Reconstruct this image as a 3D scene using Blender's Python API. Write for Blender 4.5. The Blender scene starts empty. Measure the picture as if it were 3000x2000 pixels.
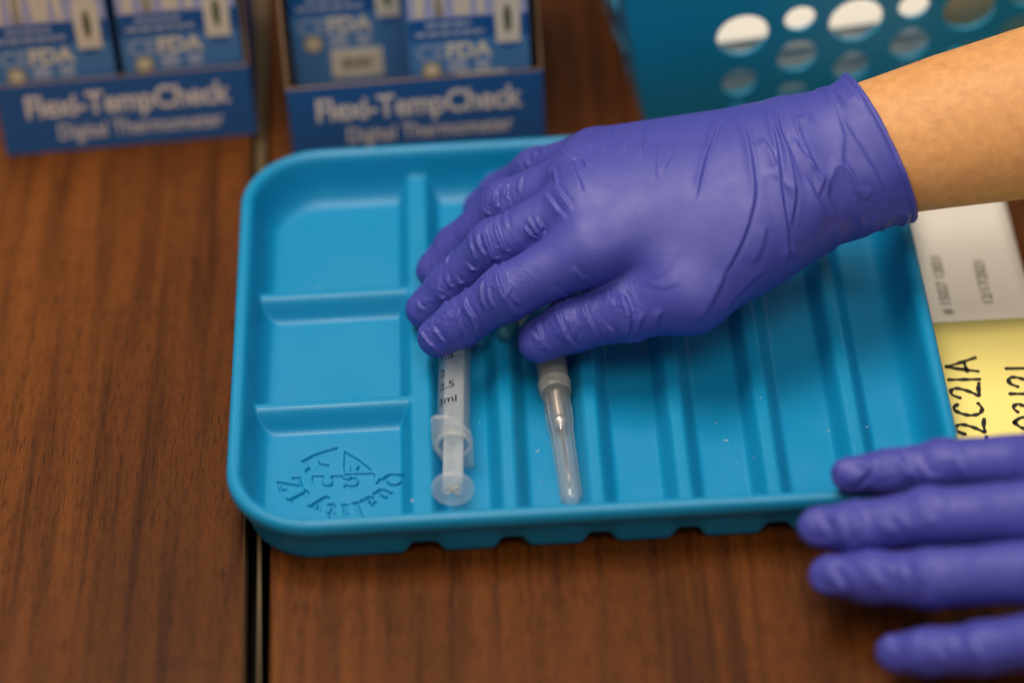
import bpy, math, random
import numpy as np
from mathutils import Vector, Matrix

# ------------------------------------------------------------------ camera, light, exposure
S = 0.001                                  # the whole script is written in millimetres
sc = bpy.context.scene
C = bpy.data.collections.new('scene'); sc.collection.children.link(C)
CAM = dict(lens=100.0, pitch=41.8, roll=3.15, dist=1020.0, focus=980.0, fstop=2.9)
th, ro = math.radians(CAM['pitch']), math.radians(CAM['roll'])
cpos = Vector((0, -CAM['dist']*math.cos(th), CAM['dist']*math.sin(th)))
fw = Vector((0, math.cos(th), -math.sin(th))); r0 = Vector((1, 0, 0)); u0 = r0.cross(fw)
rt = math.cos(ro)*r0 - math.sin(ro)*u0; up = math.sin(ro)*r0 + math.cos(ro)*u0
cd = bpy.data.cameras.new('camera'); cam = bpy.data.objects.new('camera', cd); C.objects.link(cam)
M = Matrix((rt, up, -fw)).transposed().to_4x4(); M.translation = cpos*S
cam.matrix_world = M
cd.lens = CAM['lens']; cd.sensor_width = 36.0; cd.clip_start = 0.05; cd.clip_end = 50
cd.dof.use_dof = True; cd.dof.focus_distance = CAM['focus']*S; cd.dof.aperture_fstop = CAM['fstop']
sc.camera = cam

w = bpy.data.worlds.new('World'); sc.world = w; w.use_nodes = True
bg = w.node_tree.nodes['Background']; bg.inputs[0].default_value = (1.0, 0.86, 0.70, 1); bg.inputs[1].default_value = 0.27

def area(name, loc, target, sx, sy, power, col):
    l = bpy.data.lights.new(name, 'AREA'); l.shape = 'RECTANGLE'; l.size = sx; l.size_y = sy
    l.energy = power; l.color = col
    o = bpy.data.objects.new(name, l); C.objects.link(o); o.location = loc
    d = Vector(target)-Vector(loc); o.rotation_euler = d.to_track_quat('-Z', 'Y').to_euler()
    return o
area('ceiling_lamp', (-0.45, 0.25, 2.0), (-0.02, 0.0, 0), 1.3, 0.8, 42, (1.0, 0.87, 0.71))
area('ceiling_lamp', (0.25, -1.15, 2.0), (0.0, 0.0, 0), 1.5, 0.7, 23, (1.0, 0.87, 0.71))
area('ceiling_lamp', (2.3, 3.3, 2.0), (0.6, 1.0, 0), 3.0, 2.0, 20, (1.0, 0.89, 0.75))
sc.view_settings.view_transform = 'Standard'; sc.view_settings.look = 'None'
sc.view_settings.exposure = 0.0; sc.view_settings.gamma = 1.0; sc.view_settings.use_curve_mapping = False
sc.render.engine = 'CYCLES'
sc.cycles.use_denoising = True
sc.cycles.max_bounces = 10; sc.cycles.transparent_max_bounces = 24; sc.cycles.transmission_bounces = 10
sc.cycles.caustics_reflective = False; sc.cycles.caustics_refractive = False

# ------------------------------------------------------------------ helpers
def link(o, parent=None, label=None, cat=None, group=None, kind=None):
    C.objects.link(o)
    if parent: o.parent = parent
    if label: o['label'] = label
    if cat: o['category'] = cat
    if group: o['group'] = group
    if kind: o['kind'] = kind
    return o
def mesh_np(name, V, Fq, m, parent=None, smooth=True, **kw):
    """mesh from arrays in mm; Fq a list of faces or an (n,3|4) array"""
    me = bpy.data.meshes.new(name)
    me.from_pydata((np.asarray(V, float)*S).tolist(), [], Fq.tolist() if hasattr(Fq, 'tolist') else Fq)
    me.materials.append(m)
    if smooth: me.polygons.foreach_set('use_smooth', [True]*len(me.polygons))
    me.update()
    return link(bpy.data.objects.new(name, me), parent, **kw)
def empty(name, loc=(0, 0, 0), rz=0, **kw):
    o = bpy.data.objects.new(name, None); o.location = Vector(loc)*S; o.rotation_euler = (0, 0, rz)
    o.empty_display_size = 0.01
    return link(o, **kw)
def bevel(o, wmm, seg=2):
    b = o.modifiers.new('bevel', 'BEVEL'); b.width = wmm*S; b.segments = seg; b.limit_method = 'ANGLE'
    return o
class MB:
    def __init__(s): s.v = []; s.f = []
    def add(s, V, F):
        n = len(s.v); s.v += [tuple(p) for p in V]; s.f += [tuple(i+n for i in f) for f in F]; return s
    def box(s, x0, x1, y0, y1, z0, z1):
        return s.add([(x, y, z) for z in (z0, z1) for (x, y) in ((x0, y0), (x1, y0), (x1, y1), (x0, y1))],
                     [(3, 2, 1, 0), (4, 5, 6, 7), (0, 1, 5, 4), (1, 2, 6, 5), (2, 3, 7, 6), (3, 0, 4, 7)])
    def lathe(s, prof, n=32, closed=False, T=None):
        """prof: (r, h) list, axis +Z; T maps points"""
        V = []; F = []
        for (r, h) in prof:
            for k in range(n):
                a = 2*math.pi*k/n; V.append((r*math.cos(a), r*math.sin(a), h))
        m = len(prof)
        for i in range(m if closed else m-1):
            j = (i+1) % m
            for k in range(n):
                k2 = (k+1) % n; F.append((i*n+k, i*n+k2, j*n+k2, j*n+k))
        if T: V = [T @ Vector(p) for p in V]
        return s.add(V, F)
    def tube(s, pts, r, n=8, caps=True, closed=False):
        P = [Vector(p) for p in pts]; R = r if hasattr(r, '__len__') else [r]*len(P)
        V = []; F = []; ref = None
        for i, p in enumerate(P):
            if closed: t = P[(i+1) % len(P)]-P[i-1]
            else: t = P[min(i+1, len(P)-1)]-P[max(i-1, 0)]
            t.normalize()
            if ref is None: ref = Vector((0, 0, 1)) if abs(t.z) < .9 else Vector((1, 0, 0))
            a = (ref-t*ref.dot(t)).normalized(); b = t.cross(a); ref = a
            for k in range(n):
                q = 2*math.pi*k/n; V.append(p+a*(R[i]*math.cos(q))+b*(R[i]*math.sin(q)))
        m = len(P)
        for i in range(m if closed else m-1):
            j = (i+1) % m
            for k in range(n): F.append((i*n+k, i*n+(k+1) % n, j*n+(k+1) % n, j*n+k))
        if caps and not closed:
            F.append(tuple(range(n))[::-1]); F.append(tuple(range((m-1)*n, m*n)))
        return s.add(V, F)
    def build(s, name, m, parent=None, smooth=False, **kw):
        return mesh_np(name, np.array([tuple(p) for p in s.v]), s.f, m, parent, smooth, **kw)

def shape2d(polys, thick, bev=0.0):
    """flat plate from closed outlines with holes -> (verts, faces), plate in XY, centred on z=0"""
    cu = bpy.data.curves.new('t', 'CURVE'); cu.dimensions = '2D'; cu.fill_mode = 'BOTH'
    cu.extrude = thick/2; cu.bevel_depth = bev; cu.bevel_resolution = 1
    for pl in polys:
        sp = cu.splines.new('POLY'); sp.points.add(len(pl)-1); sp.use_cyclic_u = True
        for i, p in enumerate(pl): sp.points[i].co = (p[0], p[1], 0, 1)
    o = bpy.data.objects.new('t', cu); me = o.to_mesh()
    V = [tuple(v.co) for v in me.vertices]; F = [tuple(p.vertices) for p in me.polygons]
    o.to_mesh_clear(); bpy.data.objects.remove(o); bpy.data.curves.remove(cu)
    return V, F
def text2d(txt, size, bold=0.0, ext=0.05, sx=1.0, align='CENTER', shear=0.0, space=1.0):
    cu = bpy.data.curves.new('t', 'FONT'); cu.body = txt; cu.size = size; cu.align_x = align; cu.align_y = 'CENTER'
    cu.offset = bold; cu.extrude = ext; cu.shear = shear; cu.resolution_u = 3; cu.space_character = space
    o = bpy.data.objects.new('t', cu); me = o.to_mesh()
    V = [(v.co.x*sx, v.co.y, v.co.z) for v in me.vertices]; F = [tuple(p.vertices) for p in me.polygons]
    o.to_mesh_clear(); bpy.data.objects.remove(o); bpy.data.curves.remove(cu)
    return V, F
def circ(cx, cy, rx, ry=None, n=36, rot=0):
    ry = ry or rx; c, s_ = math.cos(rot), math.sin(rot)
    return [(cx+rx*math.cos(2*math.pi*k/n)*c-ry*math.sin(2*math.pi*k/n)*s_,
             cy+rx*math.cos(2*math.pi*k/n)*s_+ry*math.sin(2*math.pi*k/n)*c) for k in range(n)]
def frame(o, ex, ey, ez):
    """matrix in mm taking local axes to given world axes"""
    m = Matrix((Vector(ex), Vector(ey), Vector(ez))).transposed().to_4x4(); m.translation = Vector(o); return m
def mapv(T, V): return [tuple(T @ Vector(p)) for p in V]

# ------------------------------------------------------------------ materials
def mat(name, col, rough=0.5, spec=0.5, **kw):
    m = bpy.data.materials.new(name); m.use_nodes = True
    b = m.node_tree.nodes['Principled BSDF']
    b.inputs['Base Color'].default_value = (*col, 1); b.inputs['Roughness'].default_value = rough
    b.inputs['Specular IOR Level'].default_value = spec
    for k, v in kw.items(): b.inputs[k].default_value = v
    return m
def nodes(m): return m.node_tree.nodes, m.node_tree.links, m.node_tree.nodes['Principled BSDF']
def noise_bump(m, scale, strength, dist, detail=3, stretch=None):
    n, l, b = nodes(m)
    tc = n.new('ShaderNodeTexCoord'); nz = n.new('ShaderNodeTexNoise'); bp = n.new('ShaderNodeBump')
    nz.inputs['Scale'].default_value = scale; nz.inputs['Detail'].default_value = detail
    bp.inputs['Strength'].default_value = strength; bp.inputs['Distance'].default_value = dist
    src = tc.outputs['Object']
    if stretch:
        mp = n.new('ShaderNodeMapping'); mp.inputs['Scale'].default_value = stretch
        l.new(src, mp.inputs['Vector']); src = mp.outputs['Vector']
    l.new(src, nz.inputs['Vector']); l.new(nz.outputs['Fac'], bp.inputs['Height']); l.new(bp.outputs['Normal'], b.inputs['Normal'])
    return nz
def col_noise(m, scale, c0, c1, lo=0.35, hi=0.65, detail=4):
    n, l, b = nodes(m)
    tc = n.new('ShaderNodeTexCoord'); nz = n.new('ShaderNodeTexNoise'); cr = n.new('ShaderNodeValToRGB')
    nz.inputs['Scale'].default_value = scale; nz.inputs['Detail'].default_value = detail
    cr.color_ramp.elements[0].position = lo; cr.color_ramp.elements[0].color = (*c0, 1)
    cr.color_ramp.elements[1].position = hi; cr.color_ramp.elements[1].color = (*c1, 1)
    l.new(tc.outputs['Object'], nz.inputs['Vector']); l.new(nz.outputs['Fac'], cr.inputs['Fac']); l.new(cr.outputs['Color'], b.inputs['Base Color'])
def wood(name, ang, seed):
    m = mat(name, (0.1, 0.04, 0.015), 0.42, 0.16); n, l, b = nodes(m)
    tc = n.new('ShaderNodeTexCoord')
    mp0 = n.new('ShaderNodeMapping'); mp0.inputs['Rotation'].default_value = (0, 0, ang); mp0.inputs['Location'].default_value = (seed, seed*.7, 0)
    l.new(tc.outputs['Object'], mp0.inputs['Vector'])
    def nz(scale, st, detail, rough=0.55, dist=0.0):
        mp = n.new('ShaderNodeMapping'); mp.inputs['Scale'].default_value = st
        t = n.new('ShaderNodeTexNoise'); t.inputs['Scale'].default_value = scale; t.inputs['Detail'].default_value = detail
        t.inputs['Roughness'].default_value = rough; t.inputs['Distortion'].default_value = dist
        l.new(mp0.outputs['Vector'], mp.inputs['Vector']); l.new(mp.outputs['Vector'], t.inputs['Vector']); return t
    def ramp(src, stops):
        r = n.new('ShaderNodeValToRGB'); e = r.color_ramp.elements
        e[0].position, e[0].color = stops[0][0], (*stops[0][1], 1); e[1].position, e[1].color = stops[-1][0], (*stops[-1][1], 1)
        for p, c in stops[1:-1]: k = e.new(p); k.color = (*c, 1)
        l.new(src.outputs['Fac'], r.inputs['Fac']); return r
    def mix(a, c, fac, mode='MULTIPLY'):
        x = n.new('ShaderNodeMix'); x.data_type = 'RGBA'; x.blend_type = mode; x.inputs['Factor'].default_value = fac
        l.new(a.outputs[0] if a.bl_idname != 'ShaderNodeMix' else a.outputs['Result'], x.inputs['A'])
        l.new(c.outputs[0] if c.bl_idname != 'ShaderNodeMix' else c.outputs['Result'], x.inputs['B']); return x
    big = ramp(nz(14, (1, 0.10, 1), 3, 0.5, 0.6), [(0.30, (0.058, 0.0165, 0.003)), (0.5, (0.099, 0.0285, 0.0048)), (0.70, (0.158, 0.049, 0.0080))])
    streak = ramp(nz(170, (1, 0.04, 1), 6, 0.66, 0.25), [(0.36, (0.44, 0.41, 0.40)), (0.52, (1, 1, 1)), (0.72, (1.22, 1.2, 1.15))])
    pores = ramp(nz(1900, (1, 0.055, 1), 3, 0.6, 0.3), [(0.36, (0.22, 0.20, 0.20)), (0.46, (1, 1, 1))])
    speck = ramp(nz(1500, (1, 0.22, 1), 2, 0.6), [(0.30, (0.62, 0.6, 0.6)), (0.52, (1.05, 1.05, 1.05))])
    c = mix(mix(mix(big, streak, 0.85), pores, 0.75), speck, 0.6)
    l.new(c.outputs['Result'], b.inputs['Base Color'])
    bp = n.new('ShaderNodeBump'); bp.inputs['Strength'].default_value = 0.18; bp.inputs['Distance'].default_value = 0.0003
    t2 = nz(900, (1, 0.12, 1), 3); l.new(t2.outputs['Fac'], bp.inputs['Height']); l.new(bp.outputs['Normal'], b.inputs['Normal'])
    return m
def plastic(name, tint, density, rough, gloss_mix=1.0, trans=0.5):
    """milky see-through plastic: clear / translucent / gloss"""
    m = bpy.data.materials.new(name); m.use_nodes = True; n, l = m.node_tree.nodes, m.node_tree.links
    for x in list(n): n.remove(x)
    out = n.new('ShaderNodeOutputMaterial'); tr = n.new('ShaderNodeBsdfTransparent'); df = n.new('ShaderNodeBsdfDiffuse')
    tl = n.new('ShaderNodeBsdfTranslucent'); gl = n.new('ShaderNodeBsdfGlossy'); fr = n.new('ShaderNodeLayerWeight')
    tr.inputs[0].default_value = (*[0.8+0.2*t for t in tint], 1); df.inputs[0].default_value = (*tint, 1); tl.inputs[0].default_value = (*tint, 1)
    gl.inputs['Roughness'].default_value = rough; fr.inputs['Blend'].default_value = 0.5
    pw = n.new('ShaderNodeMath'); pw.operation = 'POWER'; pw.inputs[1].default_value = 3.0; ml = n.new('ShaderNodeMath'); ml.operation = 'MULTIPLY_ADD'; ml.inputs[1].default_value = 0.45; ml.inputs[2].default_value = 0.035
    l.new(fr.outputs['Facing'], pw.inputs[0]); l.new(pw.outputs[0], ml.inputs[0])
    m1 = n.new('ShaderNodeMixShader'); m1.inputs[0].default_value = trans; l.new(df.outputs[0], m1.inputs[1]); l.new(tl.outputs[0], m1.inputs[2])
    m2 = n.new('ShaderNodeMixShader'); m2.inputs[0].default_value = density; l.new(tr.outputs[0], m2.inputs[1]); l.new(m1.outputs[0], m2.inputs[2])
    m3 = n.new('ShaderNodeMixShader'); l.new(ml.outputs[0], m3.inputs[0]); l.new(m2.outputs[0], m3.inputs[1]); l.new(gl.outputs[0], m3.inputs[2])
    l.new(m3.outputs[0], out.inputs[0]); return m

MAT = {}
MAT['wood_a'] = wood('walnut_laminate', math.radians(1.0), 0.0)
MAT['wood_b'] = wood('walnut_laminate_b', math.radians(0.5), 3.7)
MAT['black_edge'] = mat('black_edge', (0.003, 0.003, 0.003), 0.8, 0.1)
MAT['beige_edge'] = mat('beige_edge', (0.115, 0.077, 0.036), 0.5)
MAT['core'] = mat('chip_core', (0.16, 0.085, 0.035), 0.8)
MAT['tray'] = mat('tray_plastic', (0.002, 0.222, 0.465), 0.36, 0.42)
noise_bump(MAT['tray'], 2600, 0.12, 0.0002, 2)
def rough_noise(m, scale, lo, hi, stretch=(1, 1, 1)):
    n, l, b = nodes(m); tc = n.new('ShaderNodeTexCoord'); mp = n.new('ShaderNodeMapping'); mp.inputs['Scale'].default_value = stretch
    nz = n.new('ShaderNodeTexNoise'); nz.inputs['Scale'].default_value = scale; nz.inputs['Detail'].default_value = 6
    mr = n.new('ShaderNodeMapRange'); mr.inputs['From Min'].default_value = 0.35; mr.inputs['From Max'].default_value = 0.65
    mr.inputs['To Min'].default_value = lo; mr.inputs['To Max'].default_value = hi
    l.new(tc.outputs['Object'], mp.inputs['Vector']); l.new(mp.outputs['Vector'], nz.inputs['Vector']); l.new(nz.outputs['Fac'], mr.inputs['Value']); l.new(mr.outputs['Result'], b.inputs['Roughness'])
rough_noise(MAT['tray'], 45, 0.34, 0.47)
MAT['glove'] = mat('nitrile', (0.046, 0.052, 0.345), 0.5, 0.50)
noise_bump(MAT['glove'], 520, 0.16, 0.0005, 6)
rough_noise(MAT['glove'], 140, 0.49, 0.56)
MAT['skin'] = mat('skin', (0.62, 0.30, 0.105), 0.5, 0.4)
MAT['skin'].node_tree.nodes['Principled BSDF'].inputs['Subsurface Weight'].default_value = 0.15
MAT['skin'].node_tree.nodes['Principled BSDF'].inputs['Subsurface Radius'].default_value = (1.0, 0.35, 0.15)
MAT['skin'].node_tree.nodes['Principled BSDF'].inputs['Subsurface Scale'].default_value = 0.003
col_noise(MAT['skin'], 260, (0.545, 0.258, 0.092), (0.65, 0.328, 0.124), 0.3, 0.7, 8)
noise_bump(MAT['skin'], 1100, 0.35, 0.0004, 5)
MAT['syr'] = plastic('syringe_plastic', (0.97, 0.99, 1.0), 0.085, 0.12, trans=0.45)
MAT['plunger'] = plastic('plunger_plastic', (0.97, 0.99, 0.99), 0.24, 0.16, trans=0.4)
MAT['hub'] = plastic('hub_plastic', (0.78, 0.78, 0.73), 0.45, 0.25)
MAT['sheath'] = plastic('sheath_plastic', (0.98, 0.98, 0.97), 0.095, 0.08)
MAT['tealcap'] = plastic('teal_plastic', (0.10, 0.55, 0.68), 0.40, 0.2)
MAT['ink'] = mat('black_ink', (0.008, 0.008, 0.010), 0.45)
MAT['rubber'] = mat('grey_rubber', (0.06, 0.06, 0.065), 0.5)
MAT['steel'] = mat('steel', (0.55, 0.54, 0.53), 0.36, Metallic=1.0)
MAT['copper'] = mat('spring_wire', (0.60, 0.55, 0.49), 0.35, Metallic=0.9)
MAT['boxblue'] = mat('box_print_blue', (0.020, 0.115, 0.37), 0.42, 0.45)
MAT['boxtext'] = mat('box_print_white', (0.80, 0.74, 0.70), 0.5)
MAT['board'] = mat('greyboard', (0.23, 0.14, 0.075), 0.8)
MAT['packblue'] = mat('pack_blue', (0.075, 0.22, 0.50), 0.4)
MAT['packlilac'] = mat('pack_lilac', (0.42, 0.43, 0.68), 0.45)
MAT['packdark'] = mat('pack_dark_blue', (0.012, 0.10, 0.34), 0.4)
MAT['packwhite'] = mat('pack_white', (0.74, 0.67, 0.55), 0.5)
MAT['packpale'] = mat('pack_pale', (0.36, 0.42, 0.58), 0.5)
MAT['packgold'] = mat('pack_gold', (0.50, 0.38, 0.16), 0.5)
MAT['packgrey'] = mat('pack_grey', (0.12, 0.12, 0.07), 0.6)
MAT['packside'] = mat('pack_side', (0.10, 0.12, 0.14), 0.5)
MAT['basket'] = mat('basket_plastic', (0.008, 0.27, 0.50), 0.40, 0.5)
MAT['white'] = mat('white_paper', (0.78, 0.74, 0.68), 0.7)
MAT['yellow'] = mat('yellow_paper', (0.83, 0.72, 0.23), 0.7)
MAT['print'] = mat('grey_print', (0.20, 0.17, 0.14), 0.7)
MAT['kraft'] = mat('tan_tape', (0.50, 0.36, 0.20), 0.5)
MAT['floor'] = mat('dark_floor', (0.02, 0.016, 0.012), 0.7)
for k, s_ in (('white', 60), ('yellow', 50)): noise_bump(MAT[k], s_, 0.15, 0.001, 4)

# ------------------------------------------------------------------ the two tables
fl = MB().box(-1500, 1500, -1500, 1500, -745, -740).build('floor', MAT['floor'], kind='structure')
def seam(y): return -86.4-(y+155.8)*10.1/377.5       # the beige line between the tables
Y0, Y1 = -420, 620
def strip(name, m, parent, f0, f1, zt, zb):
    v = []
    for y in (Y0, Y1): v += [(f0(y), y, zb), (f1(y), y, zb), (f1(y), y, zt), (f0(y), y, zt)]
    return mesh_np(name, v, [(0, 1, 2, 3), (7, 6, 5, 4), (0, 4, 5, 1), (1, 5, 6, 2), (2, 6, 7, 3), (3, 7, 4, 0)], m, parent, False)
k = lambda y, a, b_: a+(b_-a)*(y+156)/378.0            # value a at the front of the picture, b_ at the back
tl = empty('table', (-300, 100, 0), label='walnut laminate table top left of the dark seam, under one display box', cat='table')
tr_ = empty('table', (300, 100, 0), label='walnut laminate table right of the dark seam, carrying the blue tray', cat='table')
def child(o, p):
    o.parent = p; o.location = -p.location; return o
child(bevel(strip('table_top', MAT['wood_a'], None, lambda y: -700, lambda y: seam(y)-k(y, 5.6, 3.4), 0, -28), 0.5), tl)
child(strip('laminate_edge', MAT['core'], None, lambda y: seam(y)-k(y, 5.6, 3.4)+0.02, lambda y: seam(y)-k(y, 5.35, 3.25), -0.5, -27), tl)
child(bevel(strip('edge_band', MAT['black_edge'], None, lambda y: seam(y)-k(y, 5.1, 3.0), lambda y: seam(y)-k(y, 1.6, 2.9), -15, -26), 0.8), tl)
child(bevel(strip('table_top', MAT['wood_b'], None, lambda y: seam(y)+k(y, 3.8, 3.4), lambda y: 800, 0, -28), 0.5), tr_)
child(bevel(strip('edge_moulding', MAT['beige_edge'], None, lambda y: seam(y)-k(y, 0.7, 2.7), lambda y: seam(y)+k(y, 0.7, 2.6), -3.5, -26), 0.6), tr_)
child(strip('edge_band', MAT['black_edge'], None, lambda y: seam(y)+k(y, 1.0, 2.7), lambda y: seam(y)+k(y, 3.75, 3.3), -15, -26), tr_)
for t, xs in ((tl, (-660, -140)), (tr_, (-40, 740))):
    for x in xs:
        for y in (Y0+50, Y1-50): child(MB().tube([(x, y, -740), (x, y, -28)], 16, 12).build('leg', MAT['black_edge'], smooth=True), t)

# ------------------------------------------------------------------ moulded tray
TX0, TX1, TY0, TY1, TR = -97.5, 146.4, -109.0, 91.0, 30.0
tcx, tcy, thx, thy = (TX0+TX1)/2, (TY0+TY1)/2, (TX1-TX0)/2, (TY1-TY0)/2
def inside(x, y):
    qx = np.abs(x-tcx)-(thx-TR); qy = np.abs(y-tcy)-(thy-TR)
    return TR-(np.hypot(np.maximum(qx, 0), np.maximum(qy, 0))+np.minimum(np.maximum(qx, qy), 0))
WP = np.array([(2.2, 22.0), (3.2, 21.85), (4.1, 21.3), (4.9, 20.3), (5.4, 19.0), (6.0, 16.6), (6.9, 12.8), (7.8, 9.6), (8.9, 6.9), (10.2, 4.8), (11.8, 3.2), (13.4, 2.35), (15.2, 2.0), (40, 2.0)])
def pchip(x, P):
    X, Yv = P[:, 0], P[:, 1]; h = np.diff(X); d = np.diff(Yv)/h
    mm = np.zeros_like(X)
    for i in range(1, len(X)-1):
        if d[i-1]*d[i] > 0: mm[i] = 2*d[i-1]*d[i]/(d[i-1]+d[i])
    i = np.clip(np.searchsorted(X, x)-1, 0, len(X)-2); t = np.clip((x-X[i])/h[i], 0, 1)
    return (Yv[i]*(1+2*t)*(1-t)**2+mm[i]*h[i]*t*(1-t)**2+Yv[i+1]*t*t*(3-2*t)+mm[i+1]*h[i]*t*t*(t-1))
def smax(a, b, k_):
    h = np.clip(0.5+0.5*(a-b)/k_, 0, 1); return b*(1-h)+a*h+k_*h*(1-h)
def sstep(t): t = np.clip(t, 0, 1); return t*t*(3-2*t)
RID = [-3.4, 25.6, 54.8, 84.3, 114.2]; DIV = -32.6
def ridge_z(x, hf=1.0):
    z = np.full_like(x, 2.0)
    for c in RID: z = np.maximum(z, 2+8.6*hf*sstep(1-(np.abs(x-c)-1.4)/6.4))
    return np.maximum(z, 2+9.4*hf*sstep(1-(np.abs(x-DIV)-2.6)/6.0))
def tray_z(x, y):
    z = ridge_z(x)
    for yc in (19.6, -38.6):                    # short dividers of the left column
        f = np.where(y < yc, (yc-1.0-y)/6.4, (y-yc-1.0)/5.0)
        dz = 2+8.9*sstep(1-f)*sstep((DIV+1.0-x)/5.0)
        z = np.where(x < DIV+1, smax(z, dz, 2.0*sstep((DIV+1-x)/4)+0.05), z)
    return smax(z, pchip(inside(x, y), WP), 1.5)-0.0
def seglist(a, b, step): return np.linspace(a, b, max(2, int(round((b-a)/step))+1))
def glue(*parts):
    o = list(parts[0])
    for p in parts[1:]: o += list(p[1:])
    return np.array(o)
EMX, EMY = (-86.0, -37.6), (-92.0, -50.0)       # floor field that carries the moulded mark
gx = glue(seglist(TX0+1, EMX[0], 0.55), seglist(*EMX, 0.17), seglist(EMX[1], TX1-1, 0.55))
gy = glue(seglist(TY0+1, EMY[0], 0.5), seglist(*EMY, 0.17), seglist(EMY[1], TY1-1, 0.55))
X, Y = np.meshgrid(gx, gy, indexing='ij')
# moulded mark: heart of jigsaw pieces with a ring of serif letters
HEART = {
 'a': [(-59.6,-54.4),(-54.6,-59.0),(-49.9,-64.8),(-55.0,-65.1),(-55.5,-63.4),(-54.4,-62.4),(-55.0,-60.6),(-56.4,-60.3),(-57.6,-61.5),(-57.4,-63.3),(-57.0,-64.9),(-59.5,-65.0),(-59.8,-61.8)],
 'b': [(-74.6,-58.6),(-70.4,-55.5),(-65.9,-53.6),(-61.6,-52.3),(-62.7,-55.2),(-63.8,-58.3),(-65.2,-57.5),(-66.3,-56.5),(-67.9,-56.8),(-68.6,-58.2),(-68.0,-59.9),(-65.8,-60.4),(-64.7,-60.8),(-65.1,-62.4),(-67.1,-61.8),(-69.4,-61.4),(-69.9,-63.9),(-70.7,-65.1),(-72.2,-65.0),(-73.0,-63.7),(-72.7,-62.4),(-71.5,-61.5),(-71.6,-60.2),(-73.0,-59.4)],
 'c': [(-70.4,-65.6),(-66.9,-65.9),(-66.3,-67.0),(-67.0,-68.6),(-66.6,-70.2),(-65.0,-70.8),(-63.7,-70.1),(-63.5,-68.5),(-64.2,-66.9),(-63.3,-66.1),(-60.2,-66.1),(-60.0,-67.5),(-58.1,-68.3),(-57.0,-67.3),(-55.8,-67.7),(-55.5,-69.2),(-56.0,-70.4),(-57.7,-70.6),(-59.6,-69.7),(-60.2,-71.9),(-61.7,-73.7),(-64.3,-74.1),(-67.4,-73.0),(-69.7,-70.6),(-70.6,-68.0)],
 'd': [(-59.3,-65.7),(-54.8,-65.7),(-49.5,-65.9),(-49.0,-67.4),(-49.7,-70.2),(-51.5,-72.9),(-54.6,-74.1),(-57.7,-73.7),(-59.7,-72.5),(-59.1,-70.6),(-57.5,-71.5),(-55.4,-71.2),(-54.6,-69.4),(-55.3,-67.0),(-56.8,-66.2),(-58.1,-67.2),(-59.4,-66.8)]}
GL = {
 'Q': (0.9, [[(.45+.37*math.cos(a*.3491), .5+.45*math.sin(a*.3491)) for a in range(19)], [(.42,.1),(.58,-.16),(.88,-.24)]]),
 'u': (0.68, [[(.02,.63),(.14,.63)],[(.14,.63),(.14,.2),(.22,.06),(.36,.04),(.52,.18)],[(.42,.63),(.54,.63),(.54,0),(.66,0)]]),
 'a': (0.62, [[(.1,.48),(.2,.61),(.36,.6),(.43,.46),(.43,.1),(.52,.02),(.6,.07)],[(.43,.38),(.18,.29),(.07,.15),(.16,.02),(.3,.04),(.43,.18)]]),
 'l': (0.3, [[(.02,1.0),(.15,1.0),(.15,0)],[(.0,0),(.3,0)]]),
 'i': (0.3, [[(.02,.63),(.15,.63),(.15,0)],[(.0,0),(.3,0)],[(.15,.9),(.15,.92)]]),
 't': (0.4, [[(.17,.86),(.17,.14),(.26,.02),(.4,.08)],[(.0,.63),(.38,.63)]]),
 'y': (0.66, [[(.0,.63),(.22,.63)],[(.1,.63),(.34,.04)],[(.44,.63),(.66,.63)],[(.56,.63),(.32,-.06),(.2,-.27),(.06,-.25)]]),
 'I': (0.34, [[(.0,1),(.34,1)],[(.17,1),(.17,0)],[(.0,0),(.34,0)]]),
 'Z': (0.72, [[(.06,.8),(.08,1),(.66,1),(.06,0),(.68,0),(.72,.24)]])}
LET = [('Q',-42.6,-70.0),('u',-45.4,-77.0),('a',-50.2,-81.0),('l',-54.6,-83.4),('i',-59.1,-84.1),('t',-63.8,-83.4),('y',-69.0,-80.6),('I',-75.1,-75.3),('Z',-78.0,-69.4)]
HC = (-59.6, -65.0)
def seg_d(px, py, a, b):
    ax, ay = a; dx, dy = b[0]-ax, b[1]-ay; L = dx*dx+dy*dy+1e-9
    t = np.clip(((px-ax)*dx+(py-ay)*dy)/L, 0, 1); return np.hypot(px-ax-t*dx, py-ay-t*dy)
ix = (gx >= EMX[0]-1e-6) & (gx <= EMX[1]+1e-6); iy = (gy >= EMY[0]-1e-6) & (gy <= EMY[1]+1e-6)
EX, EY = X[np.ix_(ix, iy)], Y[np.ix_(ix, iy)]
dep = np.zeros_like(EX)
for pl in HEART.values():
    ins = np.zeros(EX.shape, bool); dd = np.full(EX.shape, 99.)
    for i in range(len(pl)):
        a, b = pl[i-1], pl[i]; dd = np.minimum(dd, seg_d(EX, EY, a, b))
        cr = (a[1] > EY) != (b[1] > EY)
        with np.errstate(divide='ignore', invalid='ignore'):
            ins ^= cr & (EX < (b[0]-a[0])*(EY-a[1])/(b[1]-a[1]+1e-12)+a[0])
    sd = np.where(ins, dd, -dd); dep = np.maximum(dep, 1.3*sstep((sd+0.14)/0.30))
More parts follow.
